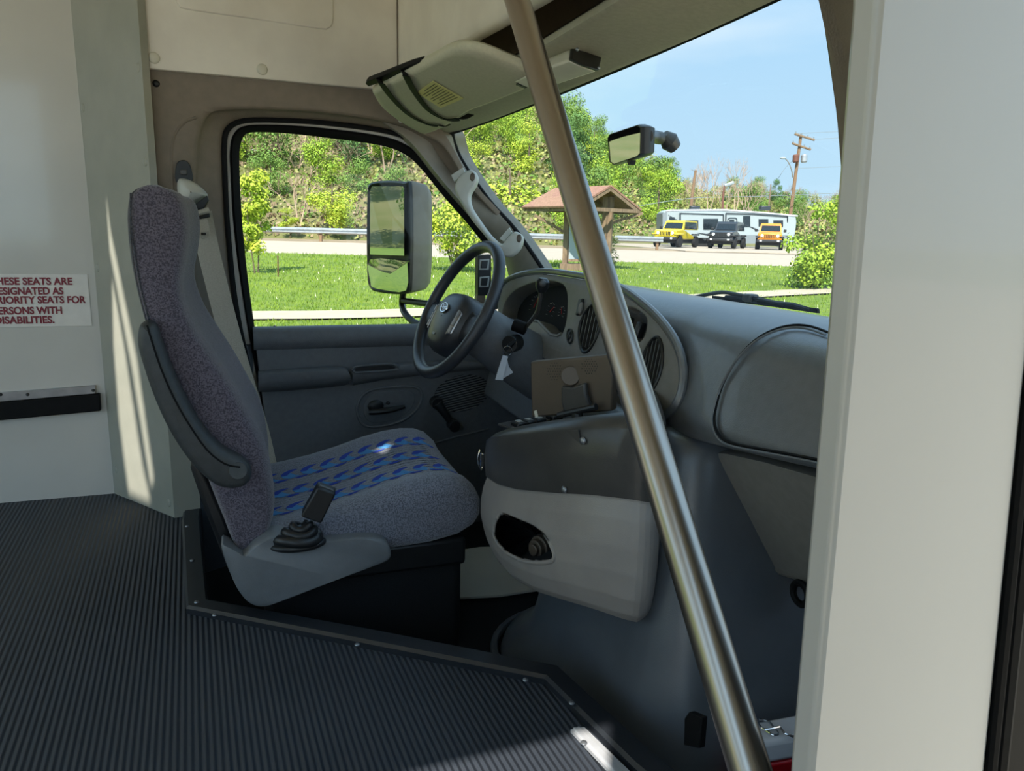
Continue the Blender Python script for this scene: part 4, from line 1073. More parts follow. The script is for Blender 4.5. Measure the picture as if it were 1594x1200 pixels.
# ------------------------------------------------------------------ notice on the side wall
nt_ = thing('notice', A(60, 470, 'Y', 2.463), 'white notice with red capital letters about priority seats on the side wall', 'sign')
y = 2.462
p00, p10, p11, p01 = A(-26, 429, 'Y', y), A(138, 427, 'Y', y), A(143, 507, 'Y', y), A(-26, 521, 'Y', y)
tl, br = V((p00.x, y, p10.z)), V((p11.x, y, p11.z))
MB().prism([V((tl.x, y, tl.z)), V((br.x, y, tl.z)), V((br.x, y, br.z)), V((tl.x, y, br.z))], (0, .0015, 0)).build('panel', 'sign_white', nt_, smooth=0)
TF = Matrix(((1, 0, 0), (0, 0, -1), (0, 1, 0)))
lines = [('THESE SEATS ARE', 113, 443), ('DESIGNATED AS', 99, 458), ('PRIORITY SEATS FOR', 134, 471.5), ('PERSONS WITH', 97, 488), ('DISABILITIES.', 85, 502.5)]
for body, xr, yb_ in lines:
    p = A(xr, yb_, 'Y', y - .001); x0_ = A(-13, 470, 'Y', y).x
    t_ = text('lettering', body, .0285, (x0_, p.y, p.z), TF, 'sign_red', nt_, .0003, 'LEFT', .0009)
    xs_ = [v.co.x + nt_.location.x for v in t_.data.vertices]; k_ = (p.x - x0_) / (max(xs_) - x0_)
    for v in t_.data.vertices: v.co.x = (v.co.x + nt_.location.x - x0_) * k_ + x0_ - nt_.location.x

# ------------------------------------------------------------------ sun visor, straps, light
vis_ = thing('sun_visor', PL(700, 140, HP0, HN, .03), 'beige sun visor folded up above the windshield with label and black straps', 'sun visor')
def HV(px, py, o=.03): return PL(px, py, HP0, HN, o)
vo = spl([HV(px, py, .030) for px, py in [(581, 146), (583, 140), (622, 119), (660, 100), (700, 79), (722, 75), (752, 80), (790, 95), (822, 110), (824, 132), (800, 144), (760, 160), (727, 173), (694, 195), (668, 206), (656, 207), (625, 190), (596, 168)]], 4)
cV = sum(vo, V()) / len(vo)
rows = [[cV.lerp(p, k) + HN * o for p in vo] for k, o in ((.97, -.018), (1, -.012), (1.0, -.004), (.975, .003), (.9, .005))]
mb = MB().grid(rows, wrap=True); mb.add(rows[-1], [list(range(len(vo)))]); mb.add(rows[0], [list(range(len(vo)))])
mb.build('visor_panel', 'visor', vis_, smooth=60)
lb = MB().prism([HV(px, py, .037) for px, py in [(674, 125.5), (721.5, 153), (686, 168), (648.5, 144)]], HN * .0006).build('label', 'label_yellow', vis_, smooth=0)
tag(lb, 'yellow and white warning label with fine print')
mb = MB()
for k in range(9):
    t = .12 + k * .095
    a = [lerp(674, 721.5, t), lerp(125.5, 153, t)]; b = [lerp(648.5, 686, t), lerp(144, 168, t)]
    f0, f1 = .10, (.9 if k % 3 else .7)
    p_, q_ = HV(lerp(a[0], b[0], f0), lerp(a[1], b[1], f0), .0378), HV(lerp(a[0], b[0], f1), lerp(a[1], b[1], f1), .0378)
    mb.tube([p_, q_], .0009, 4)
mb.build('print_lines', 'ink', lb, smooth=0)
for pts in ([(588, 122), (594, 130), (610, 152), (636, 178), (664, 193), (686, 196), (697, 193)], [(628, 109), (632, 118), (646, 144), (668, 172), (694, 186), (718, 185), (733, 178)]):
    q_ = [HV(px, py, .039) for px, py in pts]; q_[-1] = HV(*pts[-1], .01); q_[0] = HV(*pts[0], .01)
    q_ = spl(q_, 4, False)
    wv = [((b - a).cross(HN)).normalized() * .016 for a, b in zip(q_, q_[1:] + [q_[-1] + (q_[-1] - q_[-2])])]
    MB().ribbon(q_, wv, .002).build('strap', 'black_rubber', vis_, smooth=60)
og = MB().prism([HV(px, py, .022) for px, py in [(569, 131), (572, 127), (640, 101), (658, 96), (663, 100), (600, 126), (574, 135)]], HN * -.012); og.build('wallet_edge', 'black_rubber', vis_, bevel=.002)
MB().prism([HV(px, py, .028) for px, py in [(582, 141), (600, 131), (640, 110), (638, 114), (600, 135), (584, 144)]], HN * -.006).build('wallet_edge', 'black_rubber', vis_)
mb = MB().tube([HV(624, 188, .02), HV(613, 195, .0)], [.006, .010], 8); mb.build('hinge_arm', 'handle_plastic', vis_)
mb = MB().box(HV(812, 133, .037), (.012, .02, .004), frame(HN)); mb.build('clip_socket', 'black_plastic', vis_, bevel=.001)

lt = thing('cab_lamp', PL(880, 105, HP0, HN, 0), 'pale lamp box with dark end cap on the headliner beside the sun visor', 'lamp')
e0, e1, e2, e3 = HV(888, 73, .012), HV(933, 88, .012), HV(927, 112, .05), HV(885, 95, .05)
ll = (HV(800, 118, .03) - HV(882, 86, .03)).normalized() * .22
body = [HV(887, 73, .0), HV(933, 91, .0), HV(928, 112, .035), HV(906, 104, .04), HV(884, 94, .035)]
MB().prism(body, ll).build('diffuser', 'lamp_white', lt, bevel=.004)
MB().prism(body, -ll.normalized() * .010).build('end_cap', 'black_plastic', lt, bevel=.003)
for px, py in [(893, 79), (926, 108)]:
    MB().ell(HV(px, py, .03) - ll.normalized() * .012, (.003, .003, .003), 8, 6).build('screw', 'rivet_metal', lt)

# ------------------------------------------------------------------ rear view mirror
rm = thing('rear_view_mirror', A(977, 225, 'X', .72), 'rear-view mirror on a stalk at the top of the windshield', 'mirror')
yA, yB = 1.52, 1.29
mp0, mp1 = A(950, 230, 'X', .728), A(1001, 218, 'X', .714)
nm_ = (mp1 - mp0).cross(V((-.085, 0, 1))).normalized(); nm_ = nm_ if nm_.x < 0 else -nm_
mo = [PL(px, py, mp0, nm_) for px, py in [(947, 214), (951, 208), (995, 193.5), (1001, 197), (1000, 239), (995, 244), (956, 257), (950, 253)]]
ce = sum(mo, V()) / 8
rows = [[ce.lerp(p, k) + nm_ * o for p in mo] for k, o in ((.5, -.036), (.9, -.028), (1, -.012), (1, 0), (.97, .003), (.93, .003))]
mb = MB().grid(rows, wrap=True); mb.add(rows[0], [list(range(8))]); mb.build('housing', 'black_plastic', rm, smooth=50)
MB().add([ce.lerp(p, .94) + nm_ * .0022 for p in mo], [list(range(8))]).build('mirror_glass', 'mirror_glass', rm, smooth=0)
mb = MB().tube([A(1006, 212, 'X', .725), A(1018, 213, 'X', .795), A(1028, 215, 'X', .815)], [.014, .013, .013], 12); mb.ell(A(1030, 216, 'X', .82), (.010, .010, .010), 12, 8)
mb.build('arm', 'satin_black', rm)
mb = MB().tube([A(1033, 211, 'X', .825), A(1042, 220, 'X', .84), A(1051, 230, 'X', .855)], [.012, .020, .014], 12); mb.build('mount', 'satin_black', rm)
MB().prism([A(px, py, 'X', .72) for px, py in [(976, 250), (982, 249), (980, 256), (977, 257)]], (.012, 0, 0)).build('flip_tab', 'black_plastic', rm)

# ------------------------------------------------------------------ grab handle on the pillar
gh = thing('grab_bar', A(760, 330, 'X', .74), 'pale grey curved grab handle on the windshield pillar', 'handle')
gp0 = A(735, 280, 'X', .625); gn = V((-.52, -.84, .12)).normalized()
G_ = lambda px, py, o=0.0: PL(px, py, gp0, gn, o)
go = spl([G_(px, py) for px, py in [(735, 264), (742, 274), (740, 287), (731, 303), (733, 321), (744, 339), (758, 359), (770, 372), (781, 379), (788, 371), (801, 360), (812, 366), (813, 376), (808, 388), (797, 398), (784, 399), (768, 384), (750, 362), (735, 344), (717, 316), (707, 293), (712, 277), (723, 266)]], 3)
cg = sum(go, V()) / len(go)
def ins3(loop, d, o):
    n_ = len(loop); r_ = []
    for i in range(n_):
        t = (loop[(i + 1) % n_] - loop[i - 1]).normalized(); r_.append(loop[i] + gn.cross(t) * d + gn * o)
    return r_
sg = 1 if per(ins3(go, .004, 0)) < per(go) else -1
rows = [ins3(go, sg * d, o) for d, o in ((.004, -.028), (0, -.022), (0, -.008), (.003, -.002), (.007, .0))]
mb = MB().grid(rows, wrap=True); mb.add(rows[-1], [list(range(len(go)))]); mb.build('grip', 'handle_plastic', gh, smooth=60)
for px, py in [(735.5, 275.5), (808, 371)]:
    MB().ell(G_(px, py, .0), (.0075, .012, .002), 14, 6, frame(gn)).build('screw_well', 'brown_metal', gh)
MB().prism([G_(px, py, -.028) for px, py in [(704, 274), (722, 262), (726, 270), (709, 284)]], gn * .012).build('base_flange', 'handle_plastic', gh)
MB().prism([G_(px, py, -.028) for px, py in [(779, 372), (794, 355), (798, 362), (786, 377)]], gn * .012).build('base_flange', 'handle_plastic', gh)

# ------------------------------------------------------------------ entry grab pole
P0, P1 = D(797, -150, 1.0), D(1195, 1290, .53)
pt, pb = D(805, 0, .95), D(1168, 1200, .56)
dv = (pb - pt).normalized()
gpole = thing('grab_pole', pb + dv * .3, 'brushed steel grab pole slanting across the entry', 'pole')
MB().cyl(pt - dv * .40, pb + dv * .22, .0163, 32).build('tube', 'steel', gpole, smooth=60)
MB().cyl(pb + dv * .20, pb + dv * .235, .032, 28).build('foot_flange', 'steel', gpole, bevel=.003)
MB().cyl(pt - dv * .41, pt - dv * .39, .032, 28).build('top_flange', 'steel', gpole, bevel=.003)

# ------------------------------------------------------------------ things on the floor of the cab
pb_ = thing('white_board', A(760, 900, 'Z', .54), 'plain white board lying in the driver footwell', 'board')
q = [A(708, 857, 'Z', .60), A(748, 851, 'Z', .60), A(800, 850, 'Z', .60), A(850, 915, 'Z', .545), A(780, 926, 'Z', .545), A(711, 930, 'Z', .545)]
MB().prism(q, (0, 0, -.006)).build('sheet', 'paper', pb_, smooth=0)

kit = thing('first_aid_kit', A(1210, 1180, 'X', .80), 'white and red metal first aid case with wire latch in the step well', 'case')
kz = .745
lidq = [A(px, py, 'Z', kz) for px, py in [(1168, 1159), (1292, 1138), (1276, 1103), (1160, 1124)]]
MB().prism(lidq, (0, 0, -.045)).build('lid', 'kit_white', kit, bevel=.010, seg=3)
ck = sum(lidq, V()) / 4
MB().prism([ck.lerp(p, .985) + V((0, 0, -.045)) for p in lidq], (0, 0, -.16)).build('base', 'red_plastic', kit, bevel=.004, seg=2)
kz += .003
mb = MB()
loop = [A(px, py, 'Z', kz) for px, py in [(1180, 1122), (1186, 1120), (1198, 1124), (1205, 1133), (1212, 1142), (1204, 1144), (1194, 1138), (1184, 1131)]]
mb.tube(spl(loop, 3), .0018, 6, True)
mb.tube([A(px, py, 'Z', kz + .002) for px, py in [(1190, 1136), (1202, 1134), (1214, 1131)]], .0018, 6)
mb.tube([A(px, py, 'Z', kz + .002) for px, py in [(1215, 1133), (1222, 1142), (1234, 1146), (1244, 1145)]], .002, 6)
mb.build('wire_latch', 'chrome', kit)
hs = thing('hose', A(1050, 1180, 'X', .72), 'black ribbed hose along the foot of the engine cover', 'hose')
MB().tube(spl([A(px, py, 'Z', .56) for px, py in [(930, 1125), (965, 1122), (1000, 1130), (1040, 1145), (1080, 1165), (1130, 1180), (1180, 1195)]], 4, False), .016, 10).build('outer_hose', 'black_rubber', hs)
MB().tube(spl([A(px, py, 'Z', .55) for px, py in [(940, 1140), (980, 1138), (1020, 1150), (1060, 1170), (1110, 1190), (1160, 1210)]], 4, False), .012, 10).build('inner_hose', 'satin_black', hs)
st_ = thing('strap', A(1075, 1170, 'X', .66), 'short black strap hanging over the hose in the step well', 'strap')
MB().prism([A(px, py, 'X', .63) for px, py in [(1065, 1118), (1072, 1108), (1092, 1117), (1088, 1165), (1064, 1160)]], (.012, 0, 0)).build('webbing', 'black_rubber', st_, bevel=.002)
cb_ = thing('coiled_cable', A(1243, 930, 'X', .9), 'small coil of black cable below the knee panel by the entry', 'cable')
mb = MB()
for k, r_ in enumerate((.020, .017, .019)):
    c = A(1246, 924, 'X', .88 + .006 * k)
    mb.tube([c + V((0, r_ * cos(t), r_ * sin(t))) for t in [2 * pi * j / 20 for j in range(20)]], .005, 8, True)
mb.build('coil', 'black_rubber', cb_)

# ================================================================== OUTSIDE
f0 = V((sin(YAW), cos(YAW), 0))
GT = [(-400, 0), (14, 0), (32.5, .38), (42, .68), (45, .72), (50, .72)]
def ground(t): return interp(GT, t)
EU = [(-3, .16), (-1.2, .20), (-.5, .205), (-.345, .21), (-.2, .20), (0, .165), (.06, .150), (.10, .124), (.133, .100), (.177, .086), (.22, .068), (.264, .052), (.307, .056), (.35, .048), (.385, .040), (.42, .044), (.45, .046), (.6, .06), (1.2, .08), (3, .08)]
def hill(s, t):
    u = s / max(t, 1)
    ta = 49 + 22 * max(0, min(1, (u - .09) / .05)) * max(0, min(1, (.55 - u) / .05))
    if t < ta: return ground(t)
    k = min(1, (t - ta) / (219 - ta))
    return .72 + (interp(EU, s / t) * 219 * (k ** .92))
def E(s, t, dz=0.0): return r0 * s + f0 * t + V((0, 0, hill(s, t) + dz))
def XT(px, py, t):
    d = ray(px, py); return CAM + d * (t / d.dot(f0))
def TS(px, t): return XT(px, 360, t).dot(r0)

# lawn and hillside: one land surface, then the paved strips on top
ts = [-60, -20, 0, 8, 12, 14, 18, 22, 26, 30, 32.5]
ss = [-160, -110, -80, -60, -45, -30, -22, -15, -10, -5, 0, 5, 10, 15, 20, 25, 30, 38, 50, 70, 100, 140]
lawn = MB().grid([[E(s, t, -.02) for s in ss] for t in ts]).build('ground', 'lawn', smooth=80)
S(lawn, 'mown green lawn between bus and road', 'lawn')
S(MB().grid([[E(s, t, -.02) for s in ss] for t in (32.5, 33, 36, 39, 42, 42.6)]).build('road', 'asphalt_pale', smooth=80), 'pale sunlit road beyond the lawn', 'road')
S(MB().grid([[E(s, t, -.02) for s in ss] for t in (42.6, 44, 46, 49)]).build('verge', 'dry_brush', smooth=80), 'dry verge behind the guardrail', 'verge')
mb = MB()
u_ = [-3, -1.8, -1.2, -.8, -.6, -.5, -.42, -.36, -.3, -.25, -.2, -.15, -.1, -.05, 0, .03, .06, .08, .1, .12, .14, .16, .18, .2, .22, .24, .26, .28, .3, .32, .34, .36, .38, .4, .42, .45, .5, .6, .8, 1.2, 2]
tt = [49, 52, 55, 58, 62, 66, 70, 72, 75, 80, 90, 100, 115, 130, 145, 160, 180, 200, 219, 240]
mb.grid([[E(u * t, t, -.02) for u in u_] for t in tt])
S(mb.build('hillside', 'hill_soil', smooth=80), 'wooded hillside beyond the road', 'hill')
lot = [E(9.5, 42.0, .02), E(34, 42.0, .02), E(40, 68, .02), E(6, 68, .02)]
lot = [V((p.x, p.y, .735)) for p in lot]
S(MB().prism(lot, (0, 0, -.05)).build('parking_lot', 'asphalt_pale', smooth=0), 'pale gravel lot under the parked vehicles', 'lot')
rows = [[r0 * (-58 - 14 * k) + f0 * t_ + V((0, 0, .0 + 4.2 * k - .3)) for t_ in (-70, -40, -20, -5, 10, 25, 40, 60)] for k in range(8)]
S(MB().grid(rows).build('hillside_far', 'hill_soil', smooth=80), 'hillside seen only in the side mirror', 'hill')
# sidewalk across the lawn
wk = [(330, 493.5), (395, 491), (520, 490), (650, 486.5), (760, 483), (900, 477), (1050, 470), (1190, 464), (1300, 460), (1420, 455)]
cen_ = spl([A(px, py, 'Z', .0) for px, py in wk], 4, False)
cen_ = [V((p.x, p.y, ground(p.dot(f0)))) for p in cen_]
rows = []
for i, p in enumerate(cen_):
    t = (cen_[min(i + 1, len(cen_) - 1)] - cen_[max(i - 1, 0)]).normalized(); n_ = V((-t.y, t.x, 0)) * .62
    rows.append([p + n_ + V((0, 0, .012)), p - n_ + V((0, 0, .012))])
S(MB().grid(rows).build('sidewalk', 'concrete', smooth=80), 'pale concrete sidewalk crossing the lawn', 'sidewalk')
S(MB().box((-4, -14, -.03), (60, 29, .04)).build('pavement', 'pavement', smooth=0), 'pale pavement the bus stands on', 'pavement')
# grass blades
rnd = random.Random(3)
def blades(n, mi_fn, h0, h1, w, seed, region):
    q = random.Random(seed); mb = MB()
    for _ in range(n):
        t = region[0] * ((region[1] / region[0]) ** q.random()); u = q.uniform(region[2], region[3]); s = u * t
        if any((E(s, t) - c).xy.length < .72 for c in cen_[::2]): continue
        p = E(s, t, -.02); a = q.uniform(0, 2 * pi); h = q.uniform(h0, h1) * (.6 + t / 30); ww = w * (.5 + t / 22)
        d = V((cos(a), sin(a), 0)) * ww; l_ = V((q.uniform(-.4, .4), q.uniform(-.4, .4), 1)) * h
        mb.add([p - d, p + d, p + l_], [(0, 1, 2)], mi_fn(q))
    return mb
tag(blades(66000, lambda q: 1 if q.random() < .012 else 0, .03, .075, .010, 5, (6.5, 32.3, -.46, .62)).build('grass', ['blade', 'clover'], smooth=0, recalc=False), 'short green grass with white clover on the lawn', 'grass', kind='stuff')

# ------------------------------------------------------------------ trees
def leaf_mesh(name, blobs, nleaf, size, leafmat, seed, trunk=None, twigs=None):
    q = random.Random(seed); mb = MB()
    if trunk:
        for path, r in trunk: mb.tube(path, r, 6, mi=1)
    tot = sum(b[1] ** 2 for b in blobs)
    for c, r, sq in blobs:
        for _ in range(int(nleaf * r * r / tot)):
            d = V((q.gauss(0, 1), q.gauss(0, 1), q.gauss(0, 1))).normalized()
            p = V(c) + V((d.x * r, d.y * r, d.z * r * sq)) * (q.random() ** .33) * q.uniform(.85, 1.08)
            n_ = (d + V((q.uniform(-.8, .8), q.uniform(-.8, .8), q.uniform(-.2, 1.0)))).normalized()
            a = n_.orthogonal().normalized(); b = n_.cross(a); th = q.uniform(0, 6.28); a, b = a * cos(th) + b * sin(th), b * cos(th) - a * sin(th)
            s_ = size * q.uniform(.6, 1.3)
            mb.add([p - a * s_, p - b * s_ * .6, p + a * s_, p + b * s_ * .6], [(0, 1, 2, 3)], 0)
    return mb
def bare_mesh(seed, h, spread, lv=4):
    q = random.Random(seed); mb = MB()
    def br(p, d, l, r, k):
        e_ = p + d * l; m_ = p.lerp(e_, .5) + V((q.uniform(-1, 1), q.uniform(-1, 1), 0)) * l * .06
        mb.tube([p, m_, e_], [r, r * .8, r * .6], 3, caps=False, mi=1)
        if k == 0: return
        for _ in range(3 if k > 1 else 4):
            nd = (d + V((q.uniform(-1, 1), q.uniform(-1, 1), q.uniform(-.15, .7))) * spread).normalized()
            br(p.lerp(e_, q.uniform(.55, 1)), nd, l * q.uniform(.55, .78), r * .55, k - 1)
    for _ in range(2): br(V((q.uniform(-.3, .3), q.uniform(-.3, .3), 0)), V((q.uniform(-.2, .2), q.uniform(-.2, .2), 1)).normalized(), h * .38, h * .012, lv)
    return mb
def crown(seed, h, w, n, low=.25):
    q = random.Random(seed); o = []
    for _ in range(n):
        z = q.uniform(low, .88); rr = w / 2 * (1 - abs(z - .5) * 1.0) ; a = q.uniform(0, 6.28); k = q.random() ** .6
        o.append(((cos(a) * rr * k, sin(a) * rr * k, z * h), w * q.uniform(.17, .27), q.uniform(.75, 1.0)))
    return o
def mk(mb, name, leafmat):
    o = mb.build(name, [leafmat, 'bark' if leafmat != 'twig' else 'twig'], smooth=0, recalc=False); return o
protos = []
def reproto(o):
    # origin at the foot of the trunk
    for v in o.data.vertices: v.co += o.location
    o.location = (0, 0, 0); return o
TR = lambda h: [([V((0, 0, -.5)), V((.1, .05, h * .4)), V((0, .1, h * .75))], [h * .022, h * .017, h * .006])]
kinds = {}
def kind(key, o): kinds.setdefault(key, []).append(reproto(o))
for i in range(3): kind('bright', mk(leaf_mesh('x', crown(i + 1, 9, 7, 17, .08), 5200, .15, 0, i, TR(9)), 'leafy_tree', 'leaf_bright'))
for i in range(2): kind('lime', mk(leaf_mesh('x', crown(i + 11, 8, 5.5, 15, .08), 4200, .14, 0, i + 5, TR(8)), 'leafy_tree', 'leaf_lime'))
for i in range(3): kind('mid', mk(leaf_mesh('x', crown(i + 21, 10, 7.5, 17, .08), 5200, .16, 0, i + 9, TR(10)), 'leafy_tree', 'leaf_mid'))
for i in range(2): kind('dark', mk(leaf_mesh('x', crown(i + 31, 10, 6.5, 15, .15), 5200, .16, 0, i + 15, TR(10)), 'leafy_tree', 'leaf_dark'))
for i in range(2): kind('olive', mk(leaf_mesh('x', crown(i + 41, 9, 7, 16, .08), 3000, .14, 0, i + 19, TR(9)), 'leafy_tree', 'leaf_olive'))
for i in range(3):
    b = bare_mesh(i + 3, 9, .75); kind('bare', mk(b, 'bare_tree', 'twig'))
LAB = {'bright': 'bright green leafy tree on the hillside', 'lime': 'yellow-green spring tree on the hillside', 'mid': 'mid green tree on the wooded hillside',
       'dark': 'dark green tree on the wooded hillside', 'olive': 'olive tree with thin spring leaves on the hillside', 'bare': 'bare brown-grey leafless tree on the hillside'}
GRP = {k: v.replace(' tree ', ' trees ') for k, v in LAB.items()}
used = set()
def plant(key, p, sc_, rot, label=None, group=None, idx=None):
    pr = kinds[key]; src = pr[(idx if idx is not None else rnd.randrange(len(pr)))]
    if src.name in used:
        o = src.copy(); COL.objects.link(o)
    else: o = src; used.add(src.name)
    o.location = p; o.scale = sc_ if isinstance(sc_, tuple) else (sc_,) * 3; o.rotation_euler = (0, 0, rot)
    return tag(o, label or LAB[key], 'tree', group or (None if label else GRP[key]))
rnd = random.Random(21)
for t, st in [(54, 3.6), (60, 3.8), (67, 4.2), (75, 4.6), (84, 5.0), (94, 5.4), (105, 5.8), (118, 6.3), (132, 7), (148, 7.8), (165, 7.4), (185, 8.0), (208, 8.6)]:
    u = -.50 + rnd.random() * st / t
    while u < .70:
        s = u * t; left = u < -.08
        skip = (t < 66 and left) or (t < 78 and .15 < u < .47) or (t < 70 and u > -.1 and rnd.random() < .6)
        if not skip:
            w_ = rnd.random()
            if left: key = 'bare' if w_ < .55 else 'bright' if w_ < .70 else 'mid' if w_ < .82 else 'olive' if w_ < .90 else 'lime' if w_ < .95 else 'dark'
            elif u < .215: key = 'bright' if w_ < .36 else 'mid' if w_ < .62 else 'lime' if w_ < .78 else 'olive' if w_ < .90 else 'dark'
            else: key = 'bare' if w_ < .50 else 'olive' if w_ < .76 else 'mid' if w_ < .88 else 'bright' if w_ < .95 else 'dark'
            tt_ = t + rnd.uniform(-2, 2)
            k = rnd.uniform(.5, .78) * (1.35 if key == 'bare' else 1.2 if left else 1) * (1.0 if t > 70 else .62 + .004 * t) * (.8 if u > .2 else 1)
            plant(key, E(s, tt_, -.1), k, rnd.uniform(0, 6.28))
        u += st / t * rnd.uniform(.75, 1.25) * (.72 if u < -.08 else 1)
# the trees one can pick out through the driver window and the windshield
def one(key, px, pyb, pyt, t, label, idx=0, wide=1.0, grp=None):
    b = XT(px, pyb, t); h = XT(px, pyt, t).z - b.z
    src = kinds[key][idx]; H = max(v.co.z for v in src.data.vertices)
    k = h / H
    return plant(key, b, (k * wide, k * wide, k), rnd.uniform(0, 6.28), label, None, idx)
one('lime', 517, 354, 284, 49, 'round bright green bush behind the guardrail in the driver window', 0, 1.25)
one('bright', 497, 308, 212, 62, 'tall bright green tree above the round bush in the driver window', 1, .95)
one('mid', 562, 335, 244, 60, 'green tree beside the thin wooden pole in the driver window', 1)
one('lime', 446, 354, 322, 48.6, 'small green bush left of the round bush behind the guardrail', 1, 1.7)
one('mid', 424, 310, 238, 58, 'dark green tree behind the yellow-green sapling in the driver window', 0, 1.1)
one('mid', 610, 330, 252, 61, 'green tree half hidden behind the top of the side mirror', 2, 1.1)
one('bare', 466, 354, 262, 51, 'bare brown thicket left of the round bush', 0, 1.3)
one('bare', 592, 356, 286, 50, 'bare brown thicket beside the side mirror', 1, 1.3)
one('bare', 540, 330, 205, 68, 'tall bare tree at the top of the driver window', 2, 1.2)
one('bare', 455, 310, 200, 66, 'tall bare tree left of the tall green tree in the driver window', 1, 1.2)
one('lime', 790, 385, 262, 62, 'yellow-green tree behind the grab handle', 0, 1.2)
one('bright', 900, 330, 232, 80, 'bright green tree right of the grab pole above the kiosk', 0, 1.3)
one('bare', 1103, 330, 236, 76, 'bare tree on the skyline behind the camper', 2, .7)
one('bare', 1144, 330, 240, 80, 'bare tree on the skyline left of the thin pole', 1, .7)
one('dark', 1205, 320, 277, 110, 'small dark evergreen tree on the skyline left of the utility pole', 0, .8)
for k in range(22):
    key = ('bright', 'mid', 'olive')[k % 3]
    kk = (k * 7) % 3; plant(key, r0 * (-62 - kk * 14) + f0 * (-8 + k * 3.2) + V((0, 0, 1.0 + 4.2 * kk)), .9, k * 1.3, 'tree on the hillside seen only in the side mirror', 'trees seen in the side mirror')
# underbrush on the slope
q = random.Random(12); mb = MB()
for _ in range(26000):
    t = 49 * (219 / 49.) ** q.random(); u = q.uniform(-.42, .5)
    if t < 74 and u > .10: continue
    p = E(u * t, t, 0); s_ = q.uniform(.08, .2) * (.35 + t / 110); k = q.random()
    mi = (2 if k < .5 else 0 if k < .78 else 1) if u < -.08 else (0 if k < .5 else 1 if k < .8 else 2)
    for _ in range(2):
        d = V((q.uniform(-1, 1), q.uniform(-1, 1), q.uniform(.1, 1))).normalized(); a = d.orthogonal() * s_; b = d.cross(a)
        p2 = p + V((q.uniform(-1, 1), q.uniform(-1, 1), q.uniform(.2, 2.2))) * s_
        mb.add([p2 - a, p2 - b * .7, p2 + a, p2 + b * .7], [(0, 1, 2, 3)], mi)
tag(mb.build('underbrush', ['leaf_olive', 'leaf_mid', 'dry_brush'], smooth=0, recalc=False), 'tangled brown and green underbrush covering the hillside', 'underbrush', kind='stuff')

# near shrubs, each with stems and foliage
def shrub(px, pyb, pyt, t, wpx, label, seed, leafm, nl, size, low=.15, cat='shrub', stems=7):
    b = XT(px, pyb, t); b.z = hill(b.dot(r0), t) - .02
    h = XT(px, pyt, t).z - b.z; w = wpx / FPX * t
    th = thing('shrub' if cat == 'shrub' else 'sapling', b, label, cat)
    q = random.Random(seed); mb = MB()
    for k in range(stems):
        a = 6.28 * k / stems; e_ = V((cos(a) * w * .28, sin(a) * w * .28, h * q.uniform(.55, .9)))
        mb.tube([b + V((cos(a) * .06, sin(a) * .06, 0)), b + e_ * .5 + V((q.uniform(-.1, .1), q.uniform(-.1, .1), 0)), b + e_], [.022, .015, .006], 6)
        for _ in range(3):
            s_ = b + e_ * q.uniform(.3, .8); mb.tube([s_, s_ + V((q.uniform(-.3, .3), q.uniform(-.3, .3), q.uniform(.1, .5))) * w * .6], [.010, .004], 5)
    mb.build('stems', 'bark', th)
    bl = [((b.x + x_, b.y + y_, b.z + z_), r_, s_) for (x_, y_, z_), r_, s_ in crown(seed, h, w, 22, low)]
    f = leaf_mesh('x', bl, nl, size, 0, seed)
    f.build('foliage', leafm, th, smooth=0, recalc=False)
    return th
shrub(1266, 440, 303, 21.5, 96, 'bright green leafy shrub on the lawn beside the entry door frame', 4, 'leaf_bright', 5200, .055, .08)
shrub(708, 418, 302, 24.5, 96, 'yellow-green shrub on the lawn beside the side mirror', 6, 'leaf_lime', 5200, .055, .2)
shrub(398, 416, 252, 22, 62, 'slender yellow-green sapling at the left edge of the driver window', 9, 'leaf_lime', 3600, .055, .22, 'sapling', 3)
shrub(945, 405, 360, 29, 34, 'small pale shrub at the foot of the kiosk', 15, 'leaf_olive', 900, .05, .1)
# marker stake
p = XT(432.5, 422, 21); MB().cyl(V((p.x, p.y, ground(21) - .05)), XT(432.5, 398, 21), .018, 8).build('stake', 'rust_red').name = 'marker_stake'
tag(bpy.data.objects['marker_stake'], 'thin rust-red marker stake standing in the lawn', 'stake')

# ------------------------------------------------------------------ guardrail
gr = thing('guardrail', E(-6, 43.6), 'long galvanised steel guardrail along the far side of the road', 'guardrail')
for sA, sB in ((-150, -60), (-60, 8.5)):
    nn_ = 20; rows = []
    for k in range(nn_ + 1):
        s = lerp(sA, sB, k / nn_); c = r0 * s + f0 * 43.5 + V((0, 0, ground(43.5)))
        rows.append([c + f0 * o - V((0, 0, 0)) + V((0, 0, z)) for o, z in ((0, .42), (-.08, .48), (-.08, .52), (0, .56), (0, .60), (-.08, .64), (-.08, .70), (0, .75))])
    MB().grid(rows).build('rail', 'galvanised', gr, smooth=0)
for k in range(17):
    s = -54.2 + k * 3.9
    c = r0 * s + f0 * 43.62 + V((0, 0, ground(43.6)))
    MB().box(c + V((0, 0, .35)), (.15, .15, .76), rz(-YAW)).build('post', 'pole_wood', gr, smooth=0)

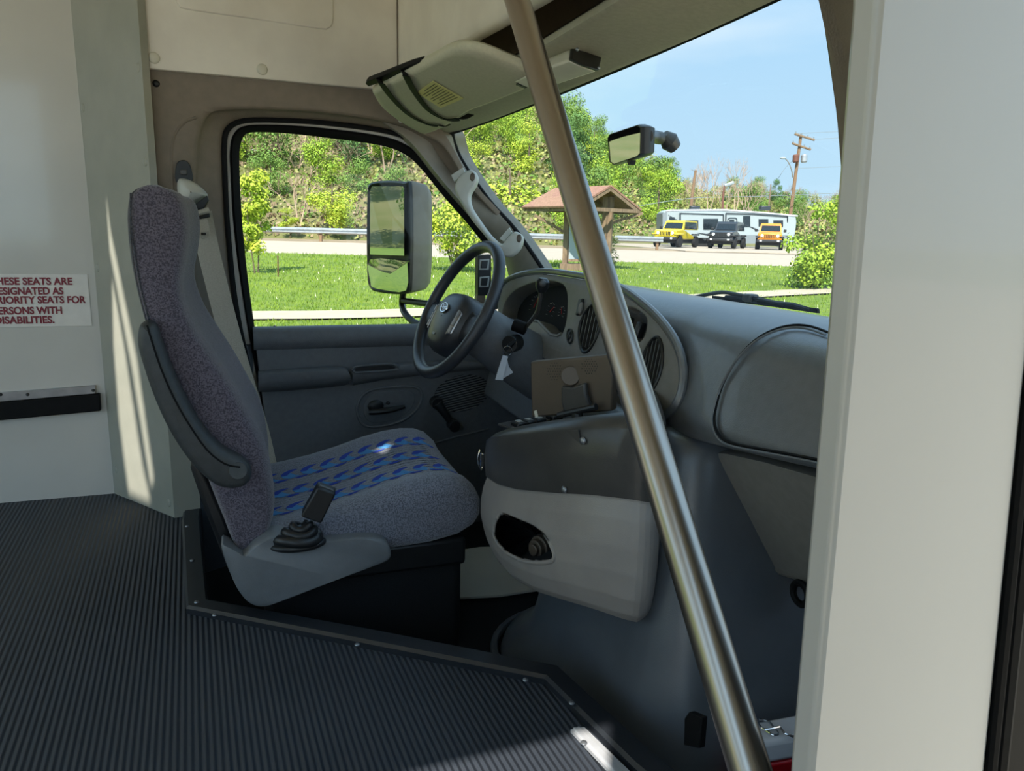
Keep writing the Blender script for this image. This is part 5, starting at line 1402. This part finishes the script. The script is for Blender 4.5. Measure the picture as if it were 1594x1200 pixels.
# ------------------------------------------------------------------ kiosk
KT_ = 26.5
kb = XT(908, 420, KT_); kb.z = ground(KT_) - .02
kio = thing('kiosk', kb, 'timber notice kiosk with brown shingle roof on the lawn', 'kiosk')
ga_ = (r0 * .80 + f0 * .60).normalized(); rd_ = (r0 * -.60 + f0 * .80).normalized()
apex = XT(950, 291, KT_ - .6); zR = apex.z; 
eL, eR = XT(905, 325, KT_), XT(1008, 327, KT_)
zE = XT(960, 327, KT_).z; HWd = 1.52; RL = 2.9
def KP(a, b, z): return V((apex.x, apex.y, 0)) + ga_ * a + rd_ * b + V((0, 0, z))
mb = MB()
for sg in (-1, 1):
    a0_, a1_ = KP(0, -.05, zR), KP(0, RL, zR); b0_, b1_ = KP(sg * HWd, -.05, zE), KP(sg * HWd, RL, zE)
    n_ = (a1_ - a0_).cross(b0_ - a0_).normalized(); n_ = n_ if n_.z > 0 else -n_
    mb.prism([a0_, a1_, b1_, b0_], n_ * .06)
mb.build('roof', 'shingle', kio, smooth=0)
def beam(name, a, b, w_, par=kio, m='timber'):
    d = (V(b) - V(a)); F = frame(d.normalized())
    return MB().box((V(a) + V(b)) / 2, (w_, w_, d.length), F).build(name, m, par, smooth=0)
for b_ in (0.02, RL / 2, RL - .06):
    for sg in (-1, 1): beam('rafter', KP(0, b_, zR - .07), KP(sg * (HWd - .05), b_, zE - .06), .11)
    beam('tie_beam', KP(-HWd + .15, b_, zE - .02), KP(HWd - .15, b_, zE - .02), .12)
for sg in (-1, 1): beam('eave_beam', KP(sg * (HWd - .12), 0, zE - .05), KP(sg * (HWd - .12), RL, zE - .05), .10)
pR, pL = XT(941, 405, KT_), XT(880, 405, KT_ + .3)
for p_, nm in ((pR, 1), (pL, 0)):
    for o in ((-.05, .13) if nm else (0,)):
        c = p_ + r0 * o
        beam('post', V((c.x, c.y, kb.z - .05)), V((c.x, c.y, zE + .45 if nm else zE + .30)), .17)
beam('brace', XT(878, 361, KT_ + .3), XT(832, 335, KT_ + .2), .09); beam('brace', XT(941, 350, KT_), XT(1000, 332, KT_ + .3), .09); beam('brace', XT(940, 348, KT_), XT(905, 325, KT_), .09)
pn = [XT(886, 352, KT_ + .15), XT(934, 352, KT_ + .05), XT(934, 404, KT_ + .05), XT(886, 404, KT_ + .15)]
MB().prism(pn, f0 * .05).build('notice_panel', 'rv_white', kio, smooth=0)
for yy in (349, 405): beam('panel_rail', XT(884, yy, KT_ + .1), XT(936, yy, KT_), .09)
MB().prism([XT(872, 411, KT_ - .1), XT(950, 411, KT_ - .2), XT(950, 424, KT_ - .2), XT(872, 424, KT_ - .1)], f0 * .5).build('base', 'timber', kio, smooth=0)

# ------------------------------------------------------------------ camper and cars on the lot
rvT = 60
rv = thing('camper', V((XT(1135, 386, rvT).x, XT(1135, 386, rvT).y, .745)), 'long white and grey camper trailer with black trim parked behind the cars', 'camper')
def RV(px, py, o=0.0): return XT(px, py, rvT - o)
bo = [RV(1033, 330), RV(1040, 326.5), RV(1130, 326), RV(1190, 330.5), RV(1238, 335), RV(1240, 345), RV(1236, 378), RV(1033, 378)]
MB().prism(bo, f0 * 2.5).build('body', 'rv_white', rv, bevel=.05)
MB().prism([RV(1036, 329, .05), RV(1044, 326, .05), RV(1130, 325.5, .05), RV(1190, 330, .05), RV(1242, 335, .05), RV(1242, 337, .05), RV(1190, 332, .05), RV(1130, 328, .05), RV(1044, 328.5, .05)], f0 * 2.6).build('roof_edge', 'kit_white', rv, smooth=0)
MB().prism([RV(1031.5, 332, .1), RV(1038, 330, .1), RV(1038, 376, .1), RV(1031.5, 376, .1)], f0 * 2.6).build('rear_wall', 'rv_grey', rv, smooth=0)
def rrect(name, x0, y0, x1, y1, m, o=.05, sl=0.0):
    return MB().prism([RV(x0, y0, o), RV(x1, y0 + sl, o), RV(x1, y1 + sl, o), RV(x0, y1, o)], f0 * .05).build(name, m, rv, smooth=0)
so1 = MB().prism([RV(1059, 331, .5), RV(1126, 333, .5), RV(1126, 370, .5), RV(1059, 370, .5)], f0 * .5).build('slide_out', 'rv_white', rv, smooth=0)
def frm(par, pts, w_, o, m='rv_dark'):
    mb = MB()
    for a, b in zip(pts, pts[1:]): mb.tube([RV(*a, o), RV(*b, o)], w_, 4)
    return mb.build('trim_line', m, par, smooth=0)
frm(so1, [(1059, 370), (1059, 332), (1126, 334), (1126, 370)], .05, .52)
frm(rv, [(1129, 372), (1130, 332), (1172, 333), (1226, 337), (1226, 345)], .05, .04)
frm(rv, [(1133, 358), (1133, 341), (1136, 339), (1145, 339), (1147, 341), (1147, 372)], .03, .05)
for (x0, y0, x1, y1) in [(1065, 343, 1087, 356), (1095, 340.5, 1118, 357)]:
    MB().prism([RV(x0, y0, .56), RV(x1, y0, .56), RV(x1, y1, .56), RV(x0, y1, .56)], f0 * .05).build('window', 'tinted_glass', so1, smooth=0)
for (x0, y0, x1, y1) in [(1042, 338, 1050, 352), (1135.5, 342, 1143, 354), (1157, 336, 1168, 353), (1181, 341, 1196, 352), (1204, 343, 1219, 353)]: rrect('window', x0, y0, x1, y1, 'tinted_glass')
for pts in ([(1168, 353), (1176, 356), (1182, 359), (1176, 357.5)], [(1147, 346), (1158, 349), (1181, 357), (1160, 351)], [(1085, 362), (1100, 364), (1112, 361), (1100, 366)], [(1040, 334), (1050, 340), (1058, 344), (1048, 340)]):
    MB().prism([RV(a, b, .55 if 1058 < a < 1127 else .06) for a, b in pts], f0 * .03).build('swoosh', 'rv_dark', rv, smooth=0)
MB().prism([RV(1050, 366, .06), RV(1226, 366, .06), RV(1226, 379, .06), RV(1040, 379, .06)], f0 * .04).build('skirt', 'rv_grey', rv, smooth=0)
for px in (1090, 1104): 
    c = RV(px, 379, .05); MB().cyl(c - f0 * .05, c + f0 * .3, .40, 18).build('wheel', 'tyre', rv, bevel=.02)
for px in (1081, 1190):
    c = RV(px, 324, -1.0); MB().box(c, (.75, .7, .34), rz(-YAW)).build('roof_unit', 'rv_dark', rv, bevel=.06)
for px in (1160, 1215): beam('landing_leg', RV(px, 376, -.3), V((RV(px, 376, -.3).x, RV(px, 376, -.3).y, .745)), .14, rv, 'rv_dark')

def jeep(cxpx, t, body, label, yaw, sc_=1.0, lod=1):
    c = XT(cxpx, 386, t); c.z = .745
    th = thing('car', c, label, 'car', None)
    fwd = (r0 * sin(yaw) - f0 * cos(yaw)); rt = (r0 * cos(yaw) + f0 * sin(yaw))
    K = lambda x, y, z: c + (rt * x + fwd * y + V((0, 0, z))) * sc_        # x across, y forward, z up
    def bx(name, x0, x1, y0, y1, z0, z1, m, par=th, bv=.03):
        R_ = Matrix((rt, fwd, V((0, 0, 1)))).transposed()
        return MB().box(K((x0 + x1) / 2, (y0 + y1) / 2, (z0 + z1) / 2), V((x1 - x0, y1 - y0, z1 - z0)) * sc_, R_).build(name, m, par, bevel=bv * sc_)
    pts = [(-.2, .55), (2.0, .55), (2.05, .70), (2.05, 1.10), (1.9, 1.16), (.75, 1.22), (.45, 1.74), (.3, 1.83), (-2.1, 1.80), (-2.1, .55)]
    mb = MB(); mb.prism([K(-.80, y, z) for y, z in pts if z < 1.3 or y > 9] + [], rt * 1.6 * sc_)
    mb.build('body', body, th, bevel=.05)
    mb = MB().grid([[K(-.76, .75, 1.2), K(.76, .75, 1.2)], [K(-.70, .42, 1.72), K(.70, .42, 1.72)], [K(-.66, .25, 1.83), K(.66, .25, 1.83)], [K(-.66, -2.0, 1.82), K(.66, -2.0, 1.82)], [K(-.74, -2.1, 1.2), K(.74, -2.1, 1.2)]])
    for sg in (-1, 1): mb.add([K(sg * .76, .75, 1.2), K(sg * .70, .42, 1.72), K(sg * .66, .25, 1.83), K(sg * .66, -2.0, 1.82), K(sg * .74, -2.1, 1.2)], [(0, 1, 2, 3, 4)])
    cb2 = mb.build('cabin', body, th, smooth=0)
    MB().add([K(-.66, .735, 1.27), K(.66, .735, 1.27), K(.61, .47, 1.67), K(-.61, .47, 1.67)], [(0, 1, 2, 3)]).build('windshield', 'tinted_glass', cb2, smooth=0)
    for sg in (-1, 1): MB().add([K(sg * .765, .5, 1.27), K(sg * .765, -1.9, 1.27), K(sg * .69, -1.85, 1.72), K(sg * .70, .34, 1.72)], [(0, 1, 2, 3)]).build('side_window', 'tinted_glass', cb2, smooth=0)
    bx('underbody', -.70, .70, -1.9, 1.9, .28, .62, 'car_trim', bv=.05)
    gl_ = bx('grille', -.50, .50, 2.03, 2.07, .74, 1.08, body, bv=.03)
    for k in range(7): bx('slot', -.33 + k * .11 - .034, -.33 + k * .11 + .034, 2.05, 2.08, .78, 1.04, 'tyre', gl_, .01)
    for sg in (-1, 1):
        p_ = K(sg * .52, 2.06, .95); MB().cyl(p_, p_ + fwd * .05 * sc_, .105 * sc_, 16).build('head_lamp', 'head_lamp', th, bevel=.01)
        bx('fender', sg * .80 - .16, sg * .80 + .16, 1.0, 2.12, .82, .94, 'car_trim' if body != 'car_yellow' else body, bv=.05)
        bx('rear_fender', sg * .80 - .14, sg * .80 + .14, -2.0, -1.0, .82, .94, 'car_trim', bv=.05)
        for y_ in (1.5, -1.5):
            p_ = K(sg * .80, y_, .40); MB().cyl(p_ - rt * .13 * sc_, p_ + rt * .13 * sc_, .40 * sc_, 20).build('wheel', 'tyre', th, bevel=.03)
        bx('side_mirror', sg * .98 - .10, sg * .98 + .10, .45, .58, 1.22, 1.42, 'car_trim', bv=.03)
    bm = bx('bumper', -.88, .88, 2.05, 2.38, .48, .70, 'car_trim', bv=.06)
    for sg in (-1, 1): bx('fog_lamp', sg * .58 - .08, sg * .58 + .08, 2.36, 2.40, .54, .65, 'head_lamp', bm, .02)
    return th
jeep(1052, 53, 'car_yellow', 'yellow boxy off-road car parked at the left end of the camper', radians(-34), 1.0)
jeep(1131, 53.5, 'car_black', 'black boxy off-road car parked between the yellow and orange cars', radians(-28), 1.0)
jeep(1197, 53.5, 'car_orange', 'orange boxy off-road car parked beside the leafy shrub', radians(-19), .98)

# ------------------------------------------------------------------ poles and wires
def pole(name, pts, t, r, m, label, cat='pole'):
    p = [XT(px, py, t) for px, py in pts]
    th = thing(name, p[0], label, cat)
    MB().tube(p, [r * (1 - .3 * k / (len(p) - 1)) for k in range(len(p))], 10).build('shaft', m, th)
    return th
up = pole('utility_pole', [(1226, 375), (1231, 328), (1240, 260), (1247, 209)], 66, .17, 'pole_wood', 'leaning wooden utility pole with crossarms, transformers and street lamp')
for a, b in (((1237, 208.5), (1268, 218)), ((1233, 223), (1262, 233))):
    ar_ = MB().tube([XT(*a, 65.8), XT(*b, 65.8)], .09, 6).build('crossarm', 'timber', up)
    for k in range(4):
        q_ = XT(lerp(a[0], b[0], .05 + .3 * k), lerp(a[1], b[1], .05 + .3 * k), 65.8)
        MB().cyl(q_, q_ + V((0, 0, .22)), .05, 8).build('insulator', 'rv_grey', ar_)
for x0, m in ((1238.5, 'rust_red'), (1251.5, 'galvanised')):
    MB().tube([XT(x0, 253, 65.7), XT(x0, 251.5, 65.7), XT(x0 + .4, 242, 65.7), XT(x0 + .4, 240.5, 65.7)], [.2, .26, .26, .2], 14).build('transformer', m, up)
la = MB().tube(spl([XT(1234, 276, 65.9), XT(1232, 264, 65.4), XT(1227, 252, 65), XT(1221, 246, 64.8)], 4, False), .05, 6).build('lamp_arm', 'galvanised', up)
MB().ell(XT(1219, 246, 64.8), (.28, .16, .11), 12, 8, rz(-YAW)).build('lamp_head', 'rv_white', la)
tp_ = pole('timber_pole', [(1075, 330), (1078, 300), (1083, 265)], 64, .15, 'pole_wood', 'brown wooden pole rising behind the camper roof')
lp_ = pole('lamp_post', [(1124.5, 330), (1126, 300), (1128, 289)], 63, .10, 'rust_red', 'rust-brown lamp post with flat white lamp behind the camper')
MB().tube([XT(1128, 289, 63), XT(1142, 284, 63)], [.10, .16], 6).build('lamp_head', 'rv_white', lp_)
pole('thin_pole', [(1196, 330), (1200, 287)], 64, .07, 'timber', 'thin grey pole right of the lamp post behind the camper')
p2_ = pole('small_pole', [(541, 300), (540, 263)], 72, .13, 'pole_wood', 'pale wooden pole with crossarm among the trees in the driver window')
MB().tube([XT(532, 274, 71.9), XT(545, 275.5, 71.9)], .07, 6).build('crossarm', 'timber', p2_)
p3_ = pole('wire_pole', [(404, 290), (403, 234)], 74, .10, 'rv_white', 'thin white pole behind the sapling in the driver window')
MB().tube([XT(392, 233, 73.9), XT(410, 238, 73.9)], .07, 6).build('crossarm', 'rv_white', p3_)
p4_ = pole('sign_pole', [(481.5, 352), (482, 292)], 56, .05, 'rv_grey', 'thin grey pole in the bare thicket in the driver window')
def wire(name, pts, label, r=.022):
    tag(MB().tube(spl([XT(*p) for p in pts], 6, False), r, 4).build(name, 'rv_grey'), label, 'wire')
wire('power_line', [(985, 322, 62), (1075, 308.5, 63), (1160, 306, 64), (1235, 303.5, 65), (1340, 299, 66)], 'dark cable strung low across the trees above the camper', .03)
wire('power_line', [(1237, 208, 65.8), (1300, 205, 66), (1340, 203, 66)], 'topmost wire running right from the utility pole')
wire('power_line', [(1268, 217, 65.8), (1300, 215, 66), (1340, 213, 66)], 'second wire running right from the upper crossarm')
wire('power_line', [(1242, 262, 65.8), (1300, 259.5, 66), (1340, 258, 66)], 'lower wire running right below the transformers')
wire('power_line', [(405, 310, 60), (480, 307, 60), (540, 304, 60), (600, 302, 60)], 'pale wire crossing the bare thicket in the driver window', .02)
wire('power_line', [(1212, 277, 66), (1222, 262, 66), (1234, 250, 66)], 'short guy wire left of the utility pole', .018)

# ------------------------------------------------------------------ side mirror outside the driver window
sm = thing('side_mirror', A(630, 500, 'Y', 2.6), 'tall exterior side mirror with lower wide-angle glass outside the driver window', 'mirror')
SN = V((-.88, -.47, .0)).normalized(); SP = A(605, 370, 'Y', 2.62)
def SM(px, py, o=0.0): return PL(px, py, SP, SN, o)
mo_ = spl([SM(px, py) for px, py in [(572, 300), (574, 288), (582, 283), (605, 281), (630, 283), (637, 290), (639, 370), (637, 445), (633, 455), (620, 458), (590, 455), (577, 449), (572, 430), (571, 360)]], 4)
cM = sum(mo_, V()) / len(mo_)
rows = [[cM.lerp(p, k) - SN * o for p in mo_] for k, o in ((.55, .125), (.85, .115), (.96, .085), (1, .03), (1, .012))]
mb = MB().grid(rows, wrap=True); mb.add(rows[0], [list(range(len(mo_)))]); mb.build('shell', 'mirror_shell', sm, smooth=60)
rows = [[cM.lerp(p, k) - SN * o for p in mo_] for k, o in ((1.0, .014), (1.0, .0), (.965, -.003), (.93, .002), (.90, .008))]
mb = MB().grid(rows, wrap=True); mb.add(rows[-1], [list(range(len(mo_)))]); mb.build('bezel', 'black_plastic', sm, smooth=40)
for nm, pts in (('flat_glass', [(576, 297), (579, 290), (627, 290), (629, 293), (629, 398), (576, 396)]), ('wide_glass', [(576, 404), (633, 407), (634, 410), (632, 452), (596, 451), (580, 447), (577, 440)])):
    lp = [SM(px, py, .004) for px, py in pts]
    o = MB().add(lp, [list(range(len(lp)))])
    if nm == 'wide_glass':
        cc = sum(lp, V()) / len(lp); rr = [[cc.lerp(p, k) + SN * (.004 * (1 - k * k)) for p in spl(lp, 3)] for k in (1, .8, .6, .4, .2, .02)]
        o = MB().grid(rr, wrap=True)
    o.build(nm, 'mirror_glass', sm, smooth=80 if nm == 'wide_glass' else 0)
a_ = [SM(628, 452, -.05), SM(626, 474, -.06), A(632, 490, 'Y', 2.58), A(650, 504, 'Y', 2.52), A(680, 508, 'Y', 2.42)]
MB().tube(spl(a_, 5, False), .012, 10).build('lower_arm', 'black_plastic', sm)
MB().tube([SM(628, 468, -.055), A(660, 472, 'Y', 2.5), A(690, 474, 'Y', 2.40)], .011, 10).build('upper_arm', 'black_plastic', sm)

# ------------------------------------------------------------------ wiper on the windshield
wi = thing('windshield_wiper', A(1180, 470, 'X', 1.2), 'black windshield wiper resting above the dashboard', 'wiper')
XW = lambda px, py, x=1.22: A(px, py, 'X', x)
MB().tube(spl([XW(1080, 463, 1.20), XW(1098, 459), XW(1125, 455), XW(1150, 459), XW(1180, 464)], 4, False), .0055, 8).build('arm', 'black_plastic', wi)
MB().ribbon(spl([XW(1110, 463), XW(1160, 469), XW(1210, 475), XW(1250, 480.5), XW(1274, 484)], 4, False), (0, .003, .010), .007).build('blade', 'black_rubber', wi)
for a, b, c in (((1150, 460), (1180, 465), (1222, 474)), ((1130, 462), (1150, 463), (1180, 471)), ((1200, 470), (1235, 474), (1262, 482))):
    MB().tube([XW(*a), XW(*b), XW(*c)], .005, 6).build('bridge', 'black_plastic', wi)
MB().box(XW(1168, 463.5), (.03, .03, .02)).build('joint', 'satin_black', wi, bevel=.004)
